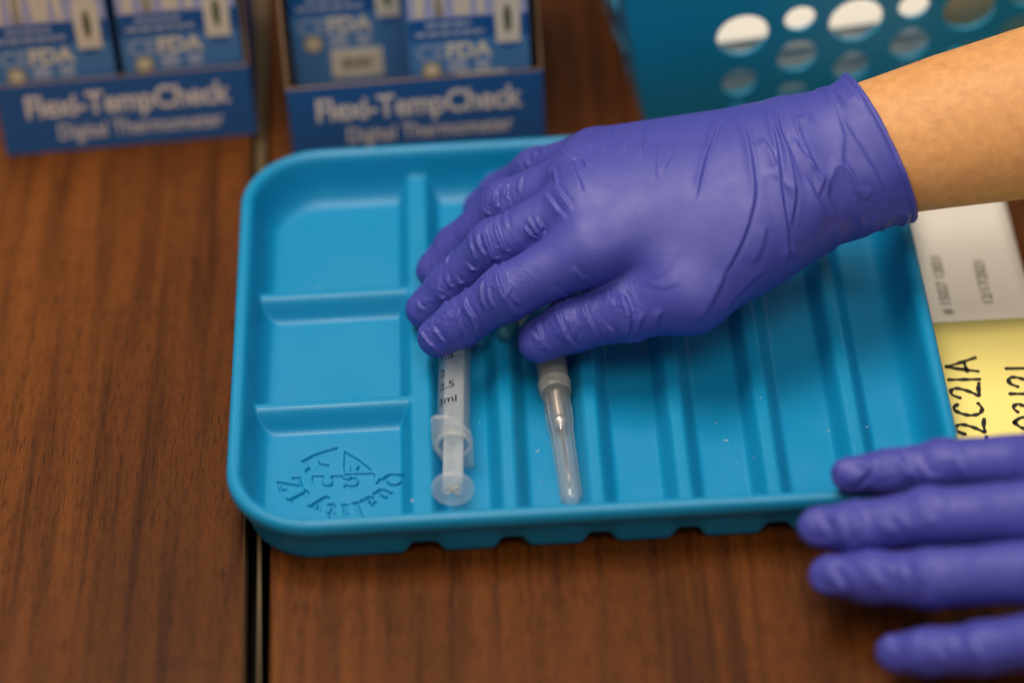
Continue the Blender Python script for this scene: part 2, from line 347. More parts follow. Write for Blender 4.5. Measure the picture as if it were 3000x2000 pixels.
for ch, lx, ly in LET:
    wd, strokes = GL[ch]; H = 7.0
    uo = Vector((lx-HC[0], ly-HC[1])).normalized(); rg = Vector((uo.y, -uo.x))
    for st in strokes:
        P = [(lx+rg.x*(p[0]-wd/2)*H+uo.x*(p[1]-.5)*H, ly+rg.y*(p[0]-wd/2)*H+uo.y*(p[1]-.5)*H) for p in st]
        for a, b, pa, pb in zip(P, P[1:], st, st[1:]):
            thick = 0.62 if abs(pb[1]-pa[1]) > 0.35*math.hypot(pb[0]-pa[0], pb[1]-pa[1]) else 0.40
            if ch == 'i' and pa[1] > .85: thick = 0.5
            dep = np.maximum(dep, 1.4*sstep((thick-seg_d(EX, EY, a, b)+0.14)/0.28))
ZT = tray_z(X, Y); ZT[np.ix_(ix, iy)] -= dep
keep = inside(X, Y) >= 2.1
vid = np.arange(X.size).reshape(X.shape)
q = np.stack([vid[:-1, :-1], vid[1:, :-1], vid[1:, 1:], vid[:-1, 1:]], -1)
kq = keep[:-1, :-1] | keep[1:, :-1] | keep[1:, 1:] | keep[:-1, 1:]
fx = (gx[:-1]+gx[1:])/2; fy = (gy[:-1]+gy[1:])/2
em = ((fx > EMX[0]) & (fx < EMX[1]))[:, None] & ((fy > EMY[0]) & (fy < EMY[1]))[None, :]
VT = np.stack([X.ravel(), Y.ravel(), ZT.ravel()], 1)
VT[:, 2] = np.minimum(VT[:, 2], 22.0)
def sub(mask):
    f = q[mask].reshape(-1, 4); u, inv = np.unique(f, return_inverse=True); return VT[u], inv.reshape(-1, 4)
tray = empty('divided_tray', (24, -9, 0), label='bright blue plastic tray with moulded compartments and long ridges, under the hand', cat='tray')
basin = child(mesh_np('basin', *sub(kq & ~em), MAT['tray']), tray)
mesh_np('moulded_emblem', *sub(kq & em), MAT['tray'], basin, label='jigsaw heart emblem with sunk serif lettering around it')
def rrect(inset, n=26):
    """outline points counter-clockwise, inset from the tray's outer edge, sampled finely enough for the notches"""
    r = TR-inset; hx, hy = thx-inset, thy-inset; P = []
    cs = [(hx-r, -(hy-r), -90), (hx-r, hy-r, 0), (-(hx-r), hy-r, 90), (-(hx-r), -(hy-r), 180)]
    for i, (cx, cy, a0) in enumerate(cs):
        for k_ in range(n):
            a = math.radians(a0+90*k_/(n-1)); P.append((tcx+cx+r*math.cos(a), tcy+cy+r*math.sin(a)))
        nx_ = cs[(i+1) % 4]; a = math.radians(nx_[2]); e = (tcx+nx_[0]+r*math.cos(a), tcy+nx_[1]+r*math.sin(a)); s0 = P[-1]
        m_ = 220 if i % 2 == 1 or i == 3 else 40
        for k_ in range(1, m_): P.append((s0[0]+(e[0]-s0[0])*k_/m_, s0[1]+(e[1]-s0[1])*k_/m_))
    return P
RP = [(4.2, 21.2), (3.2, 21.86), (2.3, 22.02), (1.3, 21.75), (0.5, 21.0), (0.08, 19.9), (0.0, 18.6), (0.15, 17.2), (0.55, 16.3), (1.2, 15.9), (1.9, 15.7), (2.3, 15.2), (2.8, 13.5), (3.6, 10.5), (4.6, 6.8), (5.4, 3.6), (5.9, 1.6), (6.6, 0.5), (7.4, 0.08)]
def notch(x):
    z = 0.0
    for c, hw in [(c, 2.6) for c in RID]+[(DIV, 3.4)]:
        z = max(z, 4.8*float(sstep(np.float64(1-(abs(x-c)-hw)/4.2))))
    return z
V = []; F = []; npt = None
for ins, z in RP:
    ring = rrect(ins); npt = len(ring)
    for (x, y) in ring:
        zz = z
        if abs(y-tcy) > thy-12: nz_ = notch(x); zz = nz_+(z)*(1-nz_/22) if z < 15 else z
        V.append((x, y, zz))
for i in range(len(RP)-1):
    for j in range(npt): F.append((i*npt+j, (i+1)*npt+j, (i+1)*npt+(j+1) % npt, i*npt+(j+1) % npt))
child(mesh_np('rim_and_skirt', V, F, MAT['tray']), tray)
V = []; F = []
xs = np.linspace(TX0+7.4, TX1-7.4, 420)
for x in xs:
    # rounded ends of the base
    r = TR-7.4; ex = max(abs(x-tcx)-(thx-TR), 0); yy = (thy-7.4)-r+math.sqrt(max(r*r-ex*ex, 0))
    for y in (tcy-yy, tcy+yy): V.append((x, y, notch(x)+0.08))
for i in range(len(xs)-1): F.append((2*i, 2*i+1, 2*i+3, 2*i+2))
child(mesh_np('underside', V, F, MAT['tray']), tray)

# ------------------------------------------------------------------ papers at the right of the tray
def sheet(name, pts, z, m, bow=0.0, **kw):
    """thin sheet, four corners, a little uneven"""
    n = 14; V = []; F = []
    a, b, c, d = [Vector((*p, 0)) for p in pts]
    for i in range(n+1):
        for j in range(n+1):
            u, v = i/n, j/n; p = (a*(1-u)+b*u)*(1-v)+(d*(1-u)+c*u)*v
            V.append((p.x, p.y, z+bow*(math.sin(2.1*u+0.5)*math.cos(1.7*v)+0.6*math.sin(5*u*v))*0.5+bow))
    for i in range(n):
        for j in range(n): q_ = i*(n+1)+j; F.append((q_, q_+n+1, q_+n+2, q_+1))
    o = mesh_np(name, V, F, m, **kw); s = o.modifiers.new('t', 'SOLIDIFY'); s.thickness = 0.12*S; return o
paper = sheet('paper_sheet', [(112, -62), (187.5, -62), (187.5, 96), (112, 96)], 0.15, MAT['white'], 0.1,
              label='white printed paper lying under the right edge of the tray', cat='paper')
def lay_text(name, txt, size, x, y, z, rot, m, parent, bold=0.0, sx=1.0, **kw):
    Vt, Ft = text2d(txt, size, bold, 0.02, sx)
    T = Matrix.Translation((x, y, z)) @ Matrix.Rotation(rot, 4, 'Z')
    return mesh_np(name, mapv(T, Vt), Ft, m, parent, False, **kw)
lay_text('printed_line', '# 15027 12021', 5.4, 157.0, 17.5, 0.62, math.pi/2, MAT['print'], paper, 0.03)
lay_text('printed_line', '12/17/2021', 5.6, 172.2, 17.8, 0.62, math.pi/2, MAT['print'], paper, 0.02)
note = sheet('sticky_note', [(128, -133), (214, -133), (214, -3.3), (128, -3.3)], 0.75, MAT['yellow'], 0.12,
             label='yellow note with handwritten black numbers beside the tray', cat='note')
def pen(strokes, ox, oy, sx, sy, z, name, r=0.75):
    """handwriting that runs up the picture: letter x -> +Y, letter y -> -X"""
    mb = MB()
    for st in strokes:
        P = []
        for a, b in zip(st, st[1:]):
            for t in (0, .25, .5, .75): P.append((a[0]+(b[0]-a[0])*t, a[1]+(b[1]-a[1])*t))
        P.append(st[-1])
        for _ in range(3):
            P = [P[0]]+[((P[i-1][0]+2*P[i][0]+P[i+1][0])/4, (P[i-1][1]+2*P[i][1]+P[i+1][1])/4) for i in range(1, len(P)-1)]+[P[-1]]
        W = [(ox-p[1]*sy, oy+p[0]*sx, z) for p in P]
        V = []; F = []
        for i, p in enumerate(W):
            a, b = Vector(W[max(i-1, 0)]), Vector(W[min(i+1, len(W)-1)]); t = (b-a).normalized(); nn = Vector((-t.y, t.x, 0))
            rr = r*(0.85+0.3*math.sin(i*0.9+p[0]))
            V += [(p[0]+nn.x*rr, p[1]+nn.y*rr, z), (p[0]-nn.x*rr, p[1]-nn.y*rr, z)]
        for i in range(len(W)-1): F.append((2*i, 2*i+1, 2*i+3, 2*i+2))
        for e in (W[0], W[-1]):
            n0 = len(V); V += [(e[0]+r*.95*math.cos(k_*.785), e[1]+r*.95*math.sin(k_*.785), z+0.01) for k_ in range(8)]; F.append(tuple(range(n0, n0+8)))
        mb.add(V, F)
    return mb.build(name, MAT['ink'], note)
D = {'0': [[(.5,1),(.15,.8),(.05,.4),(.25,.05),(.55,.05),(.8,.4),(.75,.8),(.5,1)]],
     '2': [[(.02,.72),(.2,.97),(.5,.98),(.6,.75),(.35,.35),(.0,.03),(.35,.08),(.78,.0)]],
     'C': [[(.72,.80),(.55,.98),(.28,.85),(.06,.5),(.12,.15),(.4,.0),(.72,.12)]],
     '1': [[(.12,1),(.05,0)]],
     'A': [[(.0,.02),(.32,1),(.38,1)],[(.34,1),(.78,.0)],[(.02,.36),(.5,.40)]],
     '/': [[(.15,1),(.05,0)]],
     '3': [[(.05,.85),(.3,1),(.55,.8),(.3,.55),(.6,.35),(.4,.02),(.0,.12)]]}
def write(txt, name, x0, y0, h, adv):
    y = y0
    for i, ch in enumerate(txt):
        lean = x0+0.06*(y-y0)
        pen(D[ch], lean, y, 9.0*(1.0), h, 1.22, name)
        y += adv.get(ch, 9.5)
ADV = {'1': 4.6, 'C': 9.6, '2': 8.6, '0': 9.2, 'A': 9, '/': 4.6, '3': 8.4}
write('022C21A', 'handwritten_character', 159.6, -79.5, 10.6, ADV)
write('02/03/21', 'handwritten_character', 179.5, -84.0, 10.2, ADV)

# ------------------------------------------------------------------ syringe
def axis_frame(A, B):
    A, B = Vector(A), Vector(B); ez = (B-A).normalized(); ex = Vector((1, 0, 0)); ex = (ex-ez*ex.dot(ez)).normalized(); ey = ez.cross(ex)
    return frame(A, ex, ey, ez), (B-A).length
SYA, SYB = (-19.7, 5.0, 10.3), (-22.35, -88.2, 14.5)      # nozzle end of the barrel, thumb rest
T, L = axis_frame(SYA, SYB)
zf = 69.6                                                  # flange, measured from the nozzle end
syr = empty('syringe', (-21, -40, 0), label='clear plastic syringe with black volume marks in the first long channel', cat='syringe')
mb = MB(); ro_, ri = 5.75, 4.95
mb.lathe([(0.9, -8), (2.0, -8), (2.2, 0), (4.6, 0), (5.5, 0.5), (ro_, 1.6), (ro_, zf+0.4), (ri, zf+0.4), (ri, 2.0), (0.9, 1.4)], 48, True, T)
barrel = child(bevel(mb.build('barrel', MAT['syr'], smooth=True), 0.12), syr)
fl_poly = [(-6.9, 10.4), (-5.8, 11.6), (-1.1, 11.7), (3.4, 7.2), (6.0, 4.0), (6.6, 0.5), (6.2, -10.4), (5.2, -11.3), (1.6, -11.8), (0.2, -11.2), (-4.6, -6.9), (-6.8, -2.4), (-7.1, 0)]
Vt, Ft = shape2d([fl_poly, circ(0, 0, ro_-0.02, n=40)], 1.5, 0.12)
# plate: local x -> frame x, local y -> world up; frame ey points down, so flip
child(mesh_np('finger_flange', mapv(T @ Matrix.Translation((0, 0, zf)) @ Matrix.Diagonal((1, -1 if (T.to_3x3() @ Vector((0, 1, 0))).z < 0 else 1, 1, 1)), Vt), Ft, MAT['plunger'], None, False), syr)
mb = MB(); mb.lathe([(5.0, zf+0.6), (6.3, zf+0.8), (6.3, zf+2.0), (5.0, zf+2.2)], 40, True, T)
child(mb.build('barrel_lip', MAT['plunger'], smooth=True), syr)
rod = MB()
for a in (math.radians(40), math.radians(130)):
    Q = T @ Matrix.Rotation(a, 4, 'Z'); b_ = MB().box(-4.2, 4.2, -0.55, 0.55, 12, L-1.2); rod.add(mapv(Q, b_.v), b_.f)
rod.lathe([(0.01, 12), (4.4, 12), (4.4, 13.2), (0.01, 13.2)], 32, False, T)
rod.lathe([(0.01, zf-6), (4.4, zf-6), (4.4, zf-5), (0.01, zf-5)], 32, False, T)
child(rod.build('plunger_rod', MAT['plunger']), syr)
mb = MB(); mb.lathe([(0.01, L-1.2), (6.6, L-1.3), (7.1, L-1.0), (7.25, L-0.4), (7.1, L+0.15), (6.4, L+0.3), (5.8, L+0.05), (0.01, L+0.05)], 48, False, T)
rest = child(mb.build('thumb_rest', MAT['plunger'], smooth=True), syr)
mb = MB()
for a in (math.radians(40), math.radians(130)):
    Q = T @ Matrix.Rotation(a, 4, 'Z'); b_ = MB().box(-2.6, 2.6, -0.5, 0.5, L+0.06, L+0.5); mb.add(mapv(Q, b_.v), b_.f)
bevel(mb.build('cross_mark', MAT['packwhite'], rest), 0.2)
mb = MB(); mb.lathe([(0.01, 2.6), (3.2, 3.4), (4.9, 5), (4.9, 6), (4.6, 7), (4.9, 8), (4.9, 11.9), (0.01, 11.9)], 32, False, T)
child(mb.build('stopper', MAT['rubber'], smooth=True), syr)
def barrel_text(txt, y, ang, size=5.0):
    """print wrapped round the barrel: reading direction round it, letter tops towards the nozzle"""
    Vt, Ft = text2d(txt, size, 0.05, 0.0, 1.0, 'CENTER'); out = []
    s = (SYA[1]-y)/(SYA[1]-SYB[1])*L
    up_is = (T.to_3x3() @ Vector((0, 1, 0))).z
    for (a, b_, _) in Vt:
        an = ang+a/ro_; r = ro_+0.05
        out.append(T @ Vector((r*math.sin(an), (1 if up_is > 0 else -1)*r*math.cos(an), s-b_)))
    # subdivide long letters is unnecessary: the outlines are short against the radius
    return mesh_np('volume_mark', out, Ft, MAT['ink'], barrel, False)
for t_, y_, a_ in (('1', -17.5, -0.85), ('1.5', -25.0, -0.5), ('2', -33.4, -0.72), ('2.5', -40.6, -0.42), ('3ml', -48.4, -0.38)): barrel_text(t_, y_, a_)
mb = MB()
for i in range(31):
    y_ = -2.0-1.55*i; s = (SYA[1]-y_)/(SYA[1]-SYB[1])*L; w_ = 0.55 if i % 5 else 0.85
    up_is = 1 if (T.to_3x3() @ Vector((0, 1, 0))).z > 0 else -1
    V = []
    for j in range(7):
        an = -1.62-w_/2+w_*j/6
        for dz in (-.12, .12): V.append(T @ Vector(((ro_+.05)*math.sin(an), up_is*(ro_+.05)*math.cos(an), s+dz)))
    mb.add(V, [(2*j, 2*j+1, 2*j+3, 2*j+2) for j in range(6)])
mb.build('scale_lines', MAT['ink'], barrel)

# ------------------------------------------------------------------ capped needle
nd = empty('capped_needle', (15, -50, 0), label='capped hypodermic needle in clear sheath with grey hub in the second channel', cat='needle')
T, L = axis_frame((12.9, -14.0, 8.4), (17.15, -89.5, 5.7))
mb = MB(); mb.lathe([(0.01, 0.6), (4.2, 0.2), (5.3, 0.8), (5.55, 2), (5.35, 12), (5.0, 18.2), (4.2, 18.6), (4.2, 2), (0.01, 2)], 40, False, T)
child(mb.build('hub', MAT['hub'], smooth=True), nd)
mb = MB(); mb.lathe([(0.01, 2.2), (3.9, 2.2), (3.9, 11.5), (2.4, 13), (0.01, 13)], 32, False, T)
child(mb.build('hub_core', mat('hub_core', (0.55, 0.51, 0.44), 0.6), smooth=True), nd)
mb = MB(); mb.lathe([(4.9, 17.2), (5.6, 17.2), (5.85, 17.9), (5.85, 19.2), (5.55, 19.8), (5.5, 22.6), (4.9, 23.2), (4.6, 21)], 40, True, T)
child(mb.build('collar', MAT['hub'], smooth=True), nd)
mb = MB()
mb.lathe([(5.2, 20.5), (5.25, 23), (4.75, 26.5), (4.65, 37), (4.15, 40), (4.0, 44), (3.62, 70), (3.5, 73.2), (2.9, 74.6), (1.6, 75.4), (0.01, 75.6)], 40, False, T)
sh = mb.build('sheath', MAT['sheath'], smooth=True); sheath = sh; so = sh.modifiers.new('t', 'SOLIDIFY'); so.thickness = 0.7*S; so.offset = -1
child(sh, nd)
for k_ in range(6):
    a = k_*math.pi/3+0.35; mb = MB()
    mb.tube([T @ Vector((r*math.cos(a), r*math.sin(a), h)) for r, h in ((4.7, 27), (4.62, 37), (4.1, 41), (3.95, 45), (3.6, 70), (3.45, 73))], 0.36, 6)
    mb.build('sheath_rib', MAT['sheath'], sheath, smooth=True)
mb = MB(); mb.tube([T @ Vector((1.75*math.cos(t*.5), 1.75*math.sin(t*.5), 22.5+t*0.044)) for t in range(0, 290)], 0.27, 6)
child(mb.build('spring', MAT['copper'], smooth=True), nd)
mb = MB(); mb.lathe([(0.01, 21), (1.4, 21), (1.4, 34.6), (2.3, 35.2), (2.7, 36.4), (2.5, 37.6), (1.5, 38.6), (0.7, 39.6), (0.45, 40.6)], 24, False, T)
child(mb.build('needle_mount', MAT['steel'], smooth=True), nd)
mb = MB(); mb.tube([T @ Vector((0, 0, 39.5)), T @ Vector((0.1, 0.2, 62)), T @ Vector((0.15, 0.3, 66))], [0.42, 0.42, 0.15], 10)
child(mb.build('needle_shaft', MAT['steel'], smooth=True), nd)

nc = empty('needle_cap', (2, 0, 10), label='small teal translucent cap end held under the index finger', cat='needle cap')
T, L = axis_frame((-3.2, -12.6, 12.9), (6.4, 12, 14.8))
mb = MB(); mb.lathe([(0.01, 0), (1.6, 0.1), (2.7, 0.8), (3.05, 2), (3.1, 9), (2.4, 9), (2.3, 1.6), (0.01, 1.2)], 32, False, T)
child(mb.build('cap_tip', MAT['tealcap'], smooth=True), nc)
mb = MB(); mb.box(-0.4, 0.4, -1.7, 1.7, 0.9, 8); mb.box(-1.7, 1.7, -0.4, 0.4, 0.9, 8); mb.v = mapv(T, mb.v)
child(mb.build('inner_ribs', MAT['plunger']), nc)
mb = MB(); mb.lathe([(0.01, 9), (3.4, 9), (4.6, 11), (4.9, 14), (4.9, 30), (0.01, 30)], 32, False, T)
child(mb.build('hub', MAT['packwhite'], smooth=True), nc)

# ------------------------------------------------------------------ display boxes and the packs in them
def local(parent, o): o.parent = parent; return o
def on_face(Vt, x, z, y=-0.12):      # flat print standing on a front face: local XY -> XZ
    return [(x+p[0], y-p[2], z+p[1]) for p in Vt]
def display_box(loc, rz, label, wdt=98.0, dep_=86.0, fh=33.0):
    b = empty('display_box', loc, rz, label=label, cat='box', group='thermometer display boxes')
    t = 0.9
    fp = local(b, bevel(MB().box(0, wdt, 0, t, 0, fh).build('front_panel', MAT['boxblue']), 0.3))
    local(fp, bevel(MB().box(t, wdt-t, 0.05, t-0.05, fh-0.05, fh+0.35).build('cut_edge', MAT['board']), 0.1))
    for x0 in (0, wdt-t):
        V = []
        for x in (x0, x0+t): V += [(x, t+.02, 0.3), (x, dep_, 0.3), (x, dep_, 105), (x, 34, 105), (x, 12, 58), (x, t+.02, fh-.4)]
        F = [(0, 1, 2, 3, 4, 5), (11, 10, 9, 8, 7, 6)]+[(i, (i+1) % 6+0, (i+1) % 6+6, i+6) for i in range(6)]
        sp_ = local(b, mesh_np('side_panel', V, F, MAT['board'], None, False))
        xo = x0-0.15 if x0 == 0 else x0+t+0.15
        V = [(xo, t, 0.3), (xo, dep_, 0.3), (xo, dep_, 104.6), (xo, 34.3, 104.6), (xo, 12.3, 57.8), (xo, t, fh-.6)]
        local(sp_, mesh_np('side_print', V, [tuple(range(6))], MAT['boxblue'], None, False))
    local(b, MB().box(t, wdt-t, dep_-t, dep_, 0.3, 105).build('back_panel', MAT['boxblue']))
    local(b, MB().box(t, wdt-t, t+.02, dep_-t, 0.3, 1.2).build('base', MAT['board']))
    Vt, Ft = text2d('Flexi-TempCheck', 14.5, 0.30, 0.04, 0.79, space=0.96)
    local(fp, mesh_np('title_lettering', on_face(Vt, wdt*0.505, 21.6), Ft, MAT['boxtext'], None, False))
    Vt, Ft = text2d('Digital Thermometer', 10.0, 0.08, 0.04, 0.745)
    local(fp, mesh_np('subtitle_lettering', on_face(Vt, wdt*0.545, 9.0), Ft, MAT['packpale' if 0 else 'boxtext'], None, False))
    return b
display_box((-193.3, 124.8, 0.1), math.radians(3.0), 'blue display box at the left edge with white lettering, left of the seam')
display_box((-80.6, 112.8, 0.1), math.radians(2.4), 'blue display box behind the tray, right of the seam')

def figure(h, dx):
    """standing white figure, flat print"""
    s = h/50.0
    return [[(dx+x*s, z*s) for x, z in ((-6, 0), (-2.2, 0), (-0.6, 20), (0.6, 20), (2.4, 0), (6, 0), (5.2, 22), (6.2, 38), (4, 42), (1.4, 43), (-1.4, 43), (-4, 42), (-6.2, 38), (-5.2, 22))],
            circ(dx, 47.5*s, 3.4*s, 4.2*s, 14)]
rnd = random.Random(4)
def pack(loc, rz, lean, label, barcode=None, deep=62.0):
    p = empty('thermometer_pack', loc, 0, label=label, cat='pack', group='thermometer packs standing in the display boxes')
    p.rotation_euler = (-lean, 0, rz)
    Wd, Hh, Th = 46.0, 104.0, deep
    local(p, bevel(MB().box(0, Wd, 0, Th, 0, Hh).build('carton', MAT['packblue']), 0.4))
    def plate(name, x0, x1, z0, z1, m, y=-0.1): return local(p, MB().box(x0, x1, y, 0.05, z0, z1).build(name, m))
    plate('upper_field', 0.6, Wd-0.6, 56.5, 103, MAT['packlilac'], -0.08)
    plate('blue_band', 0.5, Wd-0.5, 46.5, 56.4, MAT['packdark'], -0.12)
    for h, dx in ((46, 8.5), (46, 16.2), (34, 25.5)):
        for pl in figure(h, dx):
            Vt, Ft = shape2d([pl], 0.08); local(p, mesh_np('printed_figure', on_face(Vt, 0, 57.5, -0.2), Ft, MAT['packwhite'], None, False))
    for z, x0, x1 in ((53.6, 7, 24), (49.6, 3, 29)):
        x = x0
        while x < x1:
            w_ = rnd.uniform(2.2, 5.0); plate('print_line', x, min(x+w_, x1), z-1.0, z+1.0, MAT['packpale'], -0.2); x += w_+0.8
    # thermometer picture
    Vt, Ft = shape2d([[(-4.6, 0), (4.6, 0), (4.9, 20), (3.4, 23), (2.0, 24), (-2.0, 24), (-3.4, 23), (-4.9, 20)]], 0.1)
    th_ = local(p, mesh_np('printed_thermometer', on_face(Vt, 38.0, 43.5, -0.22), Ft, MAT['packwhite'], None, False))
    Vt, Ft = shape2d([circ(0, 0, 1.5, 6.5, 20)], 0.1); local(th_, mesh_np('printed_display', on_face(Vt, 38.0, 54.5, -0.32), Ft, MAT['packgrey'], None, False))
    Vt, Ft = shape2d([[(-2.6, 0), (2.6, 0), (1.0, 8), (0.4, 24), (-0.4, 24), (-1.0, 8)]], 0.1); local(th_, mesh_np('printed_probe', on_face(Vt, 38.0, 67.8, -0.22), Ft, MAT['packdark'], None, False))
    Vt, Ft = shape2d([circ(0, 0, 3.4, 1.6, 20)], 0.1); local(th_, mesh_np('printed_tip', on_face(Vt, 38.0, 42.6, -0.14), Ft, MAT['packdark'], None, False))
    Vt, Ft = text2d('CE', 10.5, 0.05, 0.04, 0.9); local(p, mesh_np('ce_mark', on_face(Vt, 8.4, 40.6, -0.12), Ft, MAT['packpale'], None, False))
    Vt, Ft = text2d('FDA', 9.5, 0.35, 0.04, 0.95); local(p, mesh_np('approval_mark', on_face(Vt, 22.5, 41.0, -0.12), Ft, MAT['packwhite'], None, False))
    Vt, Ft = shape2d([circ(0, 0, 3.6)], 0.1); sl_ = local(p, mesh_np('seal', on_face(Vt, 8.2, 33.0, -0.14), Ft, MAT['packgold'], None, False))
    Vt, Ft = shape2d([circ(0, 0, 2.0)], 0.1); local(sl_, mesh_np('seal_core', on_face(Vt, 8.2, 33.0, -0.24), Ft, MAT['packwhite'], None, False))
    Vt, Ft = shape2d([[(-3.8, -3), (3.8, -3), (3.4, 2), (0, 4.2), (-3.4, 2)]], 0.1); local(p, mesh_np('symbol', on_face(Vt, 18.2, 34.0, -0.14), Ft, MAT['packpale'], None, False))
    plate('symbol', 25.0, 30.5, 31.2, 36.4, MAT['packpale'], -0.1)
    if barcode:
        x, z, w_, h_ = barcode
        lb = plate('barcode_label', x-w_/2, x+w_/2, z-h_/2, z+h_/2, MAT['packwhite'], -0.3)
        xx = x-w_*0.30
        while xx < x+w_*0.30:
            bw = rnd.choice((0.3, 0.5, 0.8)); local(lb, plate('bar', xx, xx+bw, z-h_*.20, z+h_*.20, MAT['packgrey'], -0.4)); xx += bw+rnd.choice((0.3, 0.5))
    return p
pack((-192.6, 128.4, 1.6), math.radians(3), math.radians(0.5), 'left thermometer pack in the display box at the left edge')
pack((-143.6, 131.8, 1.6), math.radians(3), math.radians(0.5), 'right thermometer pack in the display box at the left edge')
pack((-33.0, 118.0, 1.6), math.radians(2.4), math.radians(0.5), 'right thermometer pack in the box behind the tray', (27, 28.5, 19, 4.5))
pack((-78.6, 139.0, 1.6), math.radians(2.4), math.radians(0.5), 'set back thermometer pack with white barcode label, behind the tray', (24.5, 23.0, 20, 13), 44.0)

# ------------------------------------------------------------------ perforated basket
BO, BA, BL = Vector((58, 118, 0.2)), math.radians(7), math.radians(8)
bk = empty('basket', BO, BA, label='dark blue plastic basket with round holes behind the hand', cat='basket')
BW, BH, BD = 232.0, 112.0, 190.0
HO = [(34.9, 45.7, 10.2), (78.8, 46.1, 10.6), (123.2, 44.1, 10.4), (167, 43, 10.4), (56.8, 50.5, 6.2), (101.1, 49.4, 6.2), (145, 48.4, 6.2), (189, 48, 6.2),
      (56.8, 31.2, 8.0), (101.1, 29.9, 7.8), (145, 29.0, 8.2), (189, 29, 8), (34.6, 21.1, 7.0), (78.8, 21.9, 7.2), (123.4, 19.2, 7.0), (167, 19, 7), (56, 11.2, 6.0), (101, 10, 6.0), (145, 9.6, 6.0), (34.8, 6.2, 4.0), (78.8, 6.2, 4.0), (123, 6, 4),
      (34.9, 88, 10), (78.8, 88, 10), (123, 88, 10), (167, 88, 10), (56.8, 84, 6), (101, 84, 6), (145, 84, 6), (56.8, 67+35, 5), (101, 102, 5)]
fl_ = math.tan(math.radians(8))
out = [(0, 0), (BW, 0), (BW+BH*fl_, BH), (-BH*fl_, BH)]
Vt, Ft = shape2d([out]+[circ(x, z, r, n=44) for x, z, r in HO], 0.9, 0.25)
T = Matrix.Rotation(math.radians(90)+BL, 4, 'X')
local(bk, mesh_np('front_wall', mapv(T, Vt), Ft, MAT['basket'], None, False))
T2 = Matrix.Translation((0, BD, 0)) @ Matrix.Rotation(math.radians(90)-BL, 4, 'X')
local(bk, mesh_np('back_wall', mapv(T2, Vt), Ft, MAT['basket'], None, False))
out = [(0, 0), (BD, 0), (BD+BH*fl_, BH), (-BH*fl_, BH)]
Vt, Ft = shape2d([out]+[circ(x, z, r, n=36) for x, z, r in HO if x < BD-20], 1.7, 0.35)
for x, sgn in ((0, 1), (BW, -1)):
    T3 = Matrix.Translation((x, 0, 0)) @ Matrix.Rotation(math.radians(90), 4, 'Z') @ Matrix.Rotation(math.radians(90)-sgn*BL, 4, 'X')
    local(bk, mesh_np('side_wall', mapv(T3, Vt), Ft, MAT['basket'], None, False))
local(bk, MB().box(0, BW, 0, BD, -0.1, 1.8).build('base', MAT['basket']))
ez = BH*math.sin(BL)
mb = MB(); mb.tube([(-BH*fl_, -ez, BH*.99), (BW+BH*fl_, -ez, BH*.99), (BW+BH*fl_, BD+ez, BH*.99), (-BH*fl_, BD+ez, BH*.99)], 3.2, 10, closed=True)
local(bk, mb.build('rim', MAT['basket'], smooth=True))
# things lying in the basket
def in_basket(x, y): return BO+Matrix.Rotation(BA, 3, 'Z') @ Vector((x, y, 0))
pk = empty('paper_stack', in_basket(8, 9)+Vector((0, 0, 2)), math.radians(7), label='stack of white paper leaflets inside the blue basket, seen through its holes', cat='paper stack')
z = 0.0
for i in range(12):
    h_ = rnd.uniform(1.8, 3.2); dx, dy = rnd.uniform(-1.5, 1.5), rnd.uniform(-1.5, 1.5)
    local(pk, bevel(MB().box(0+dx, 108+dx, 0+dy, 120+dy, z, z+h_-0.12).build('leaflet', MAT['white']), 0.3)); z += h_
tp = empty('tape_roll', in_basket(146, 50)+Vector((0, 0, 2)), 0, label='tan roll of tape in the blue basket, behind the arm', cat='tape')
mb = MB(); mb.lathe([(17, 0.3), (29, 0.3), (29.5, 1), (29.5, 31), (29, 32), (17, 32), (16.5, 31), (16.5, 1)], 48, True)
local(tp, mb.build('tape', MAT['kraft'], smooth=True))
mb = MB(); mb.lathe([(14.8, 0), (16.4, 0), (16.4, 32.3), (14.8, 32.3)], 40, True); local(tp, mb.build('core', MAT['board']))

# ------------------------------------------------------------------ lint and dust on the tray
mb = MB(); rl = random.Random(11)
for i in range(28):
    x, y = rl.uniform(-84, 132), rl.uniform(-92, 70)
    if i < 6: x, y = [(119, -79), (-66, -36), (-36, -88), (72, -60), (-50, -30), (6, -60)][i]
    z = float(tray_z(np.array([x]), np.array([y]))[0])+0.12; a = rl.uniform(0, 6.28); L_ = rl.uniform(0.3, 1.1) if i > 5 else 1.6
    P_ = [(x+math.cos(a+t*0.9)*L_*t, y+math.sin(a+t*0.9)*L_*t, z+0.05*math.sin(t*3)) for t in (0, .35, .7, 1.0)]
    mb.tube(P_, rl.uniform(0.04, 0.08) if i > 5 else 0.10, 5)
mb.build('lint', MAT['white'], kind='stuff', label='specks of white lint scattered on the blue tray', cat='lint')

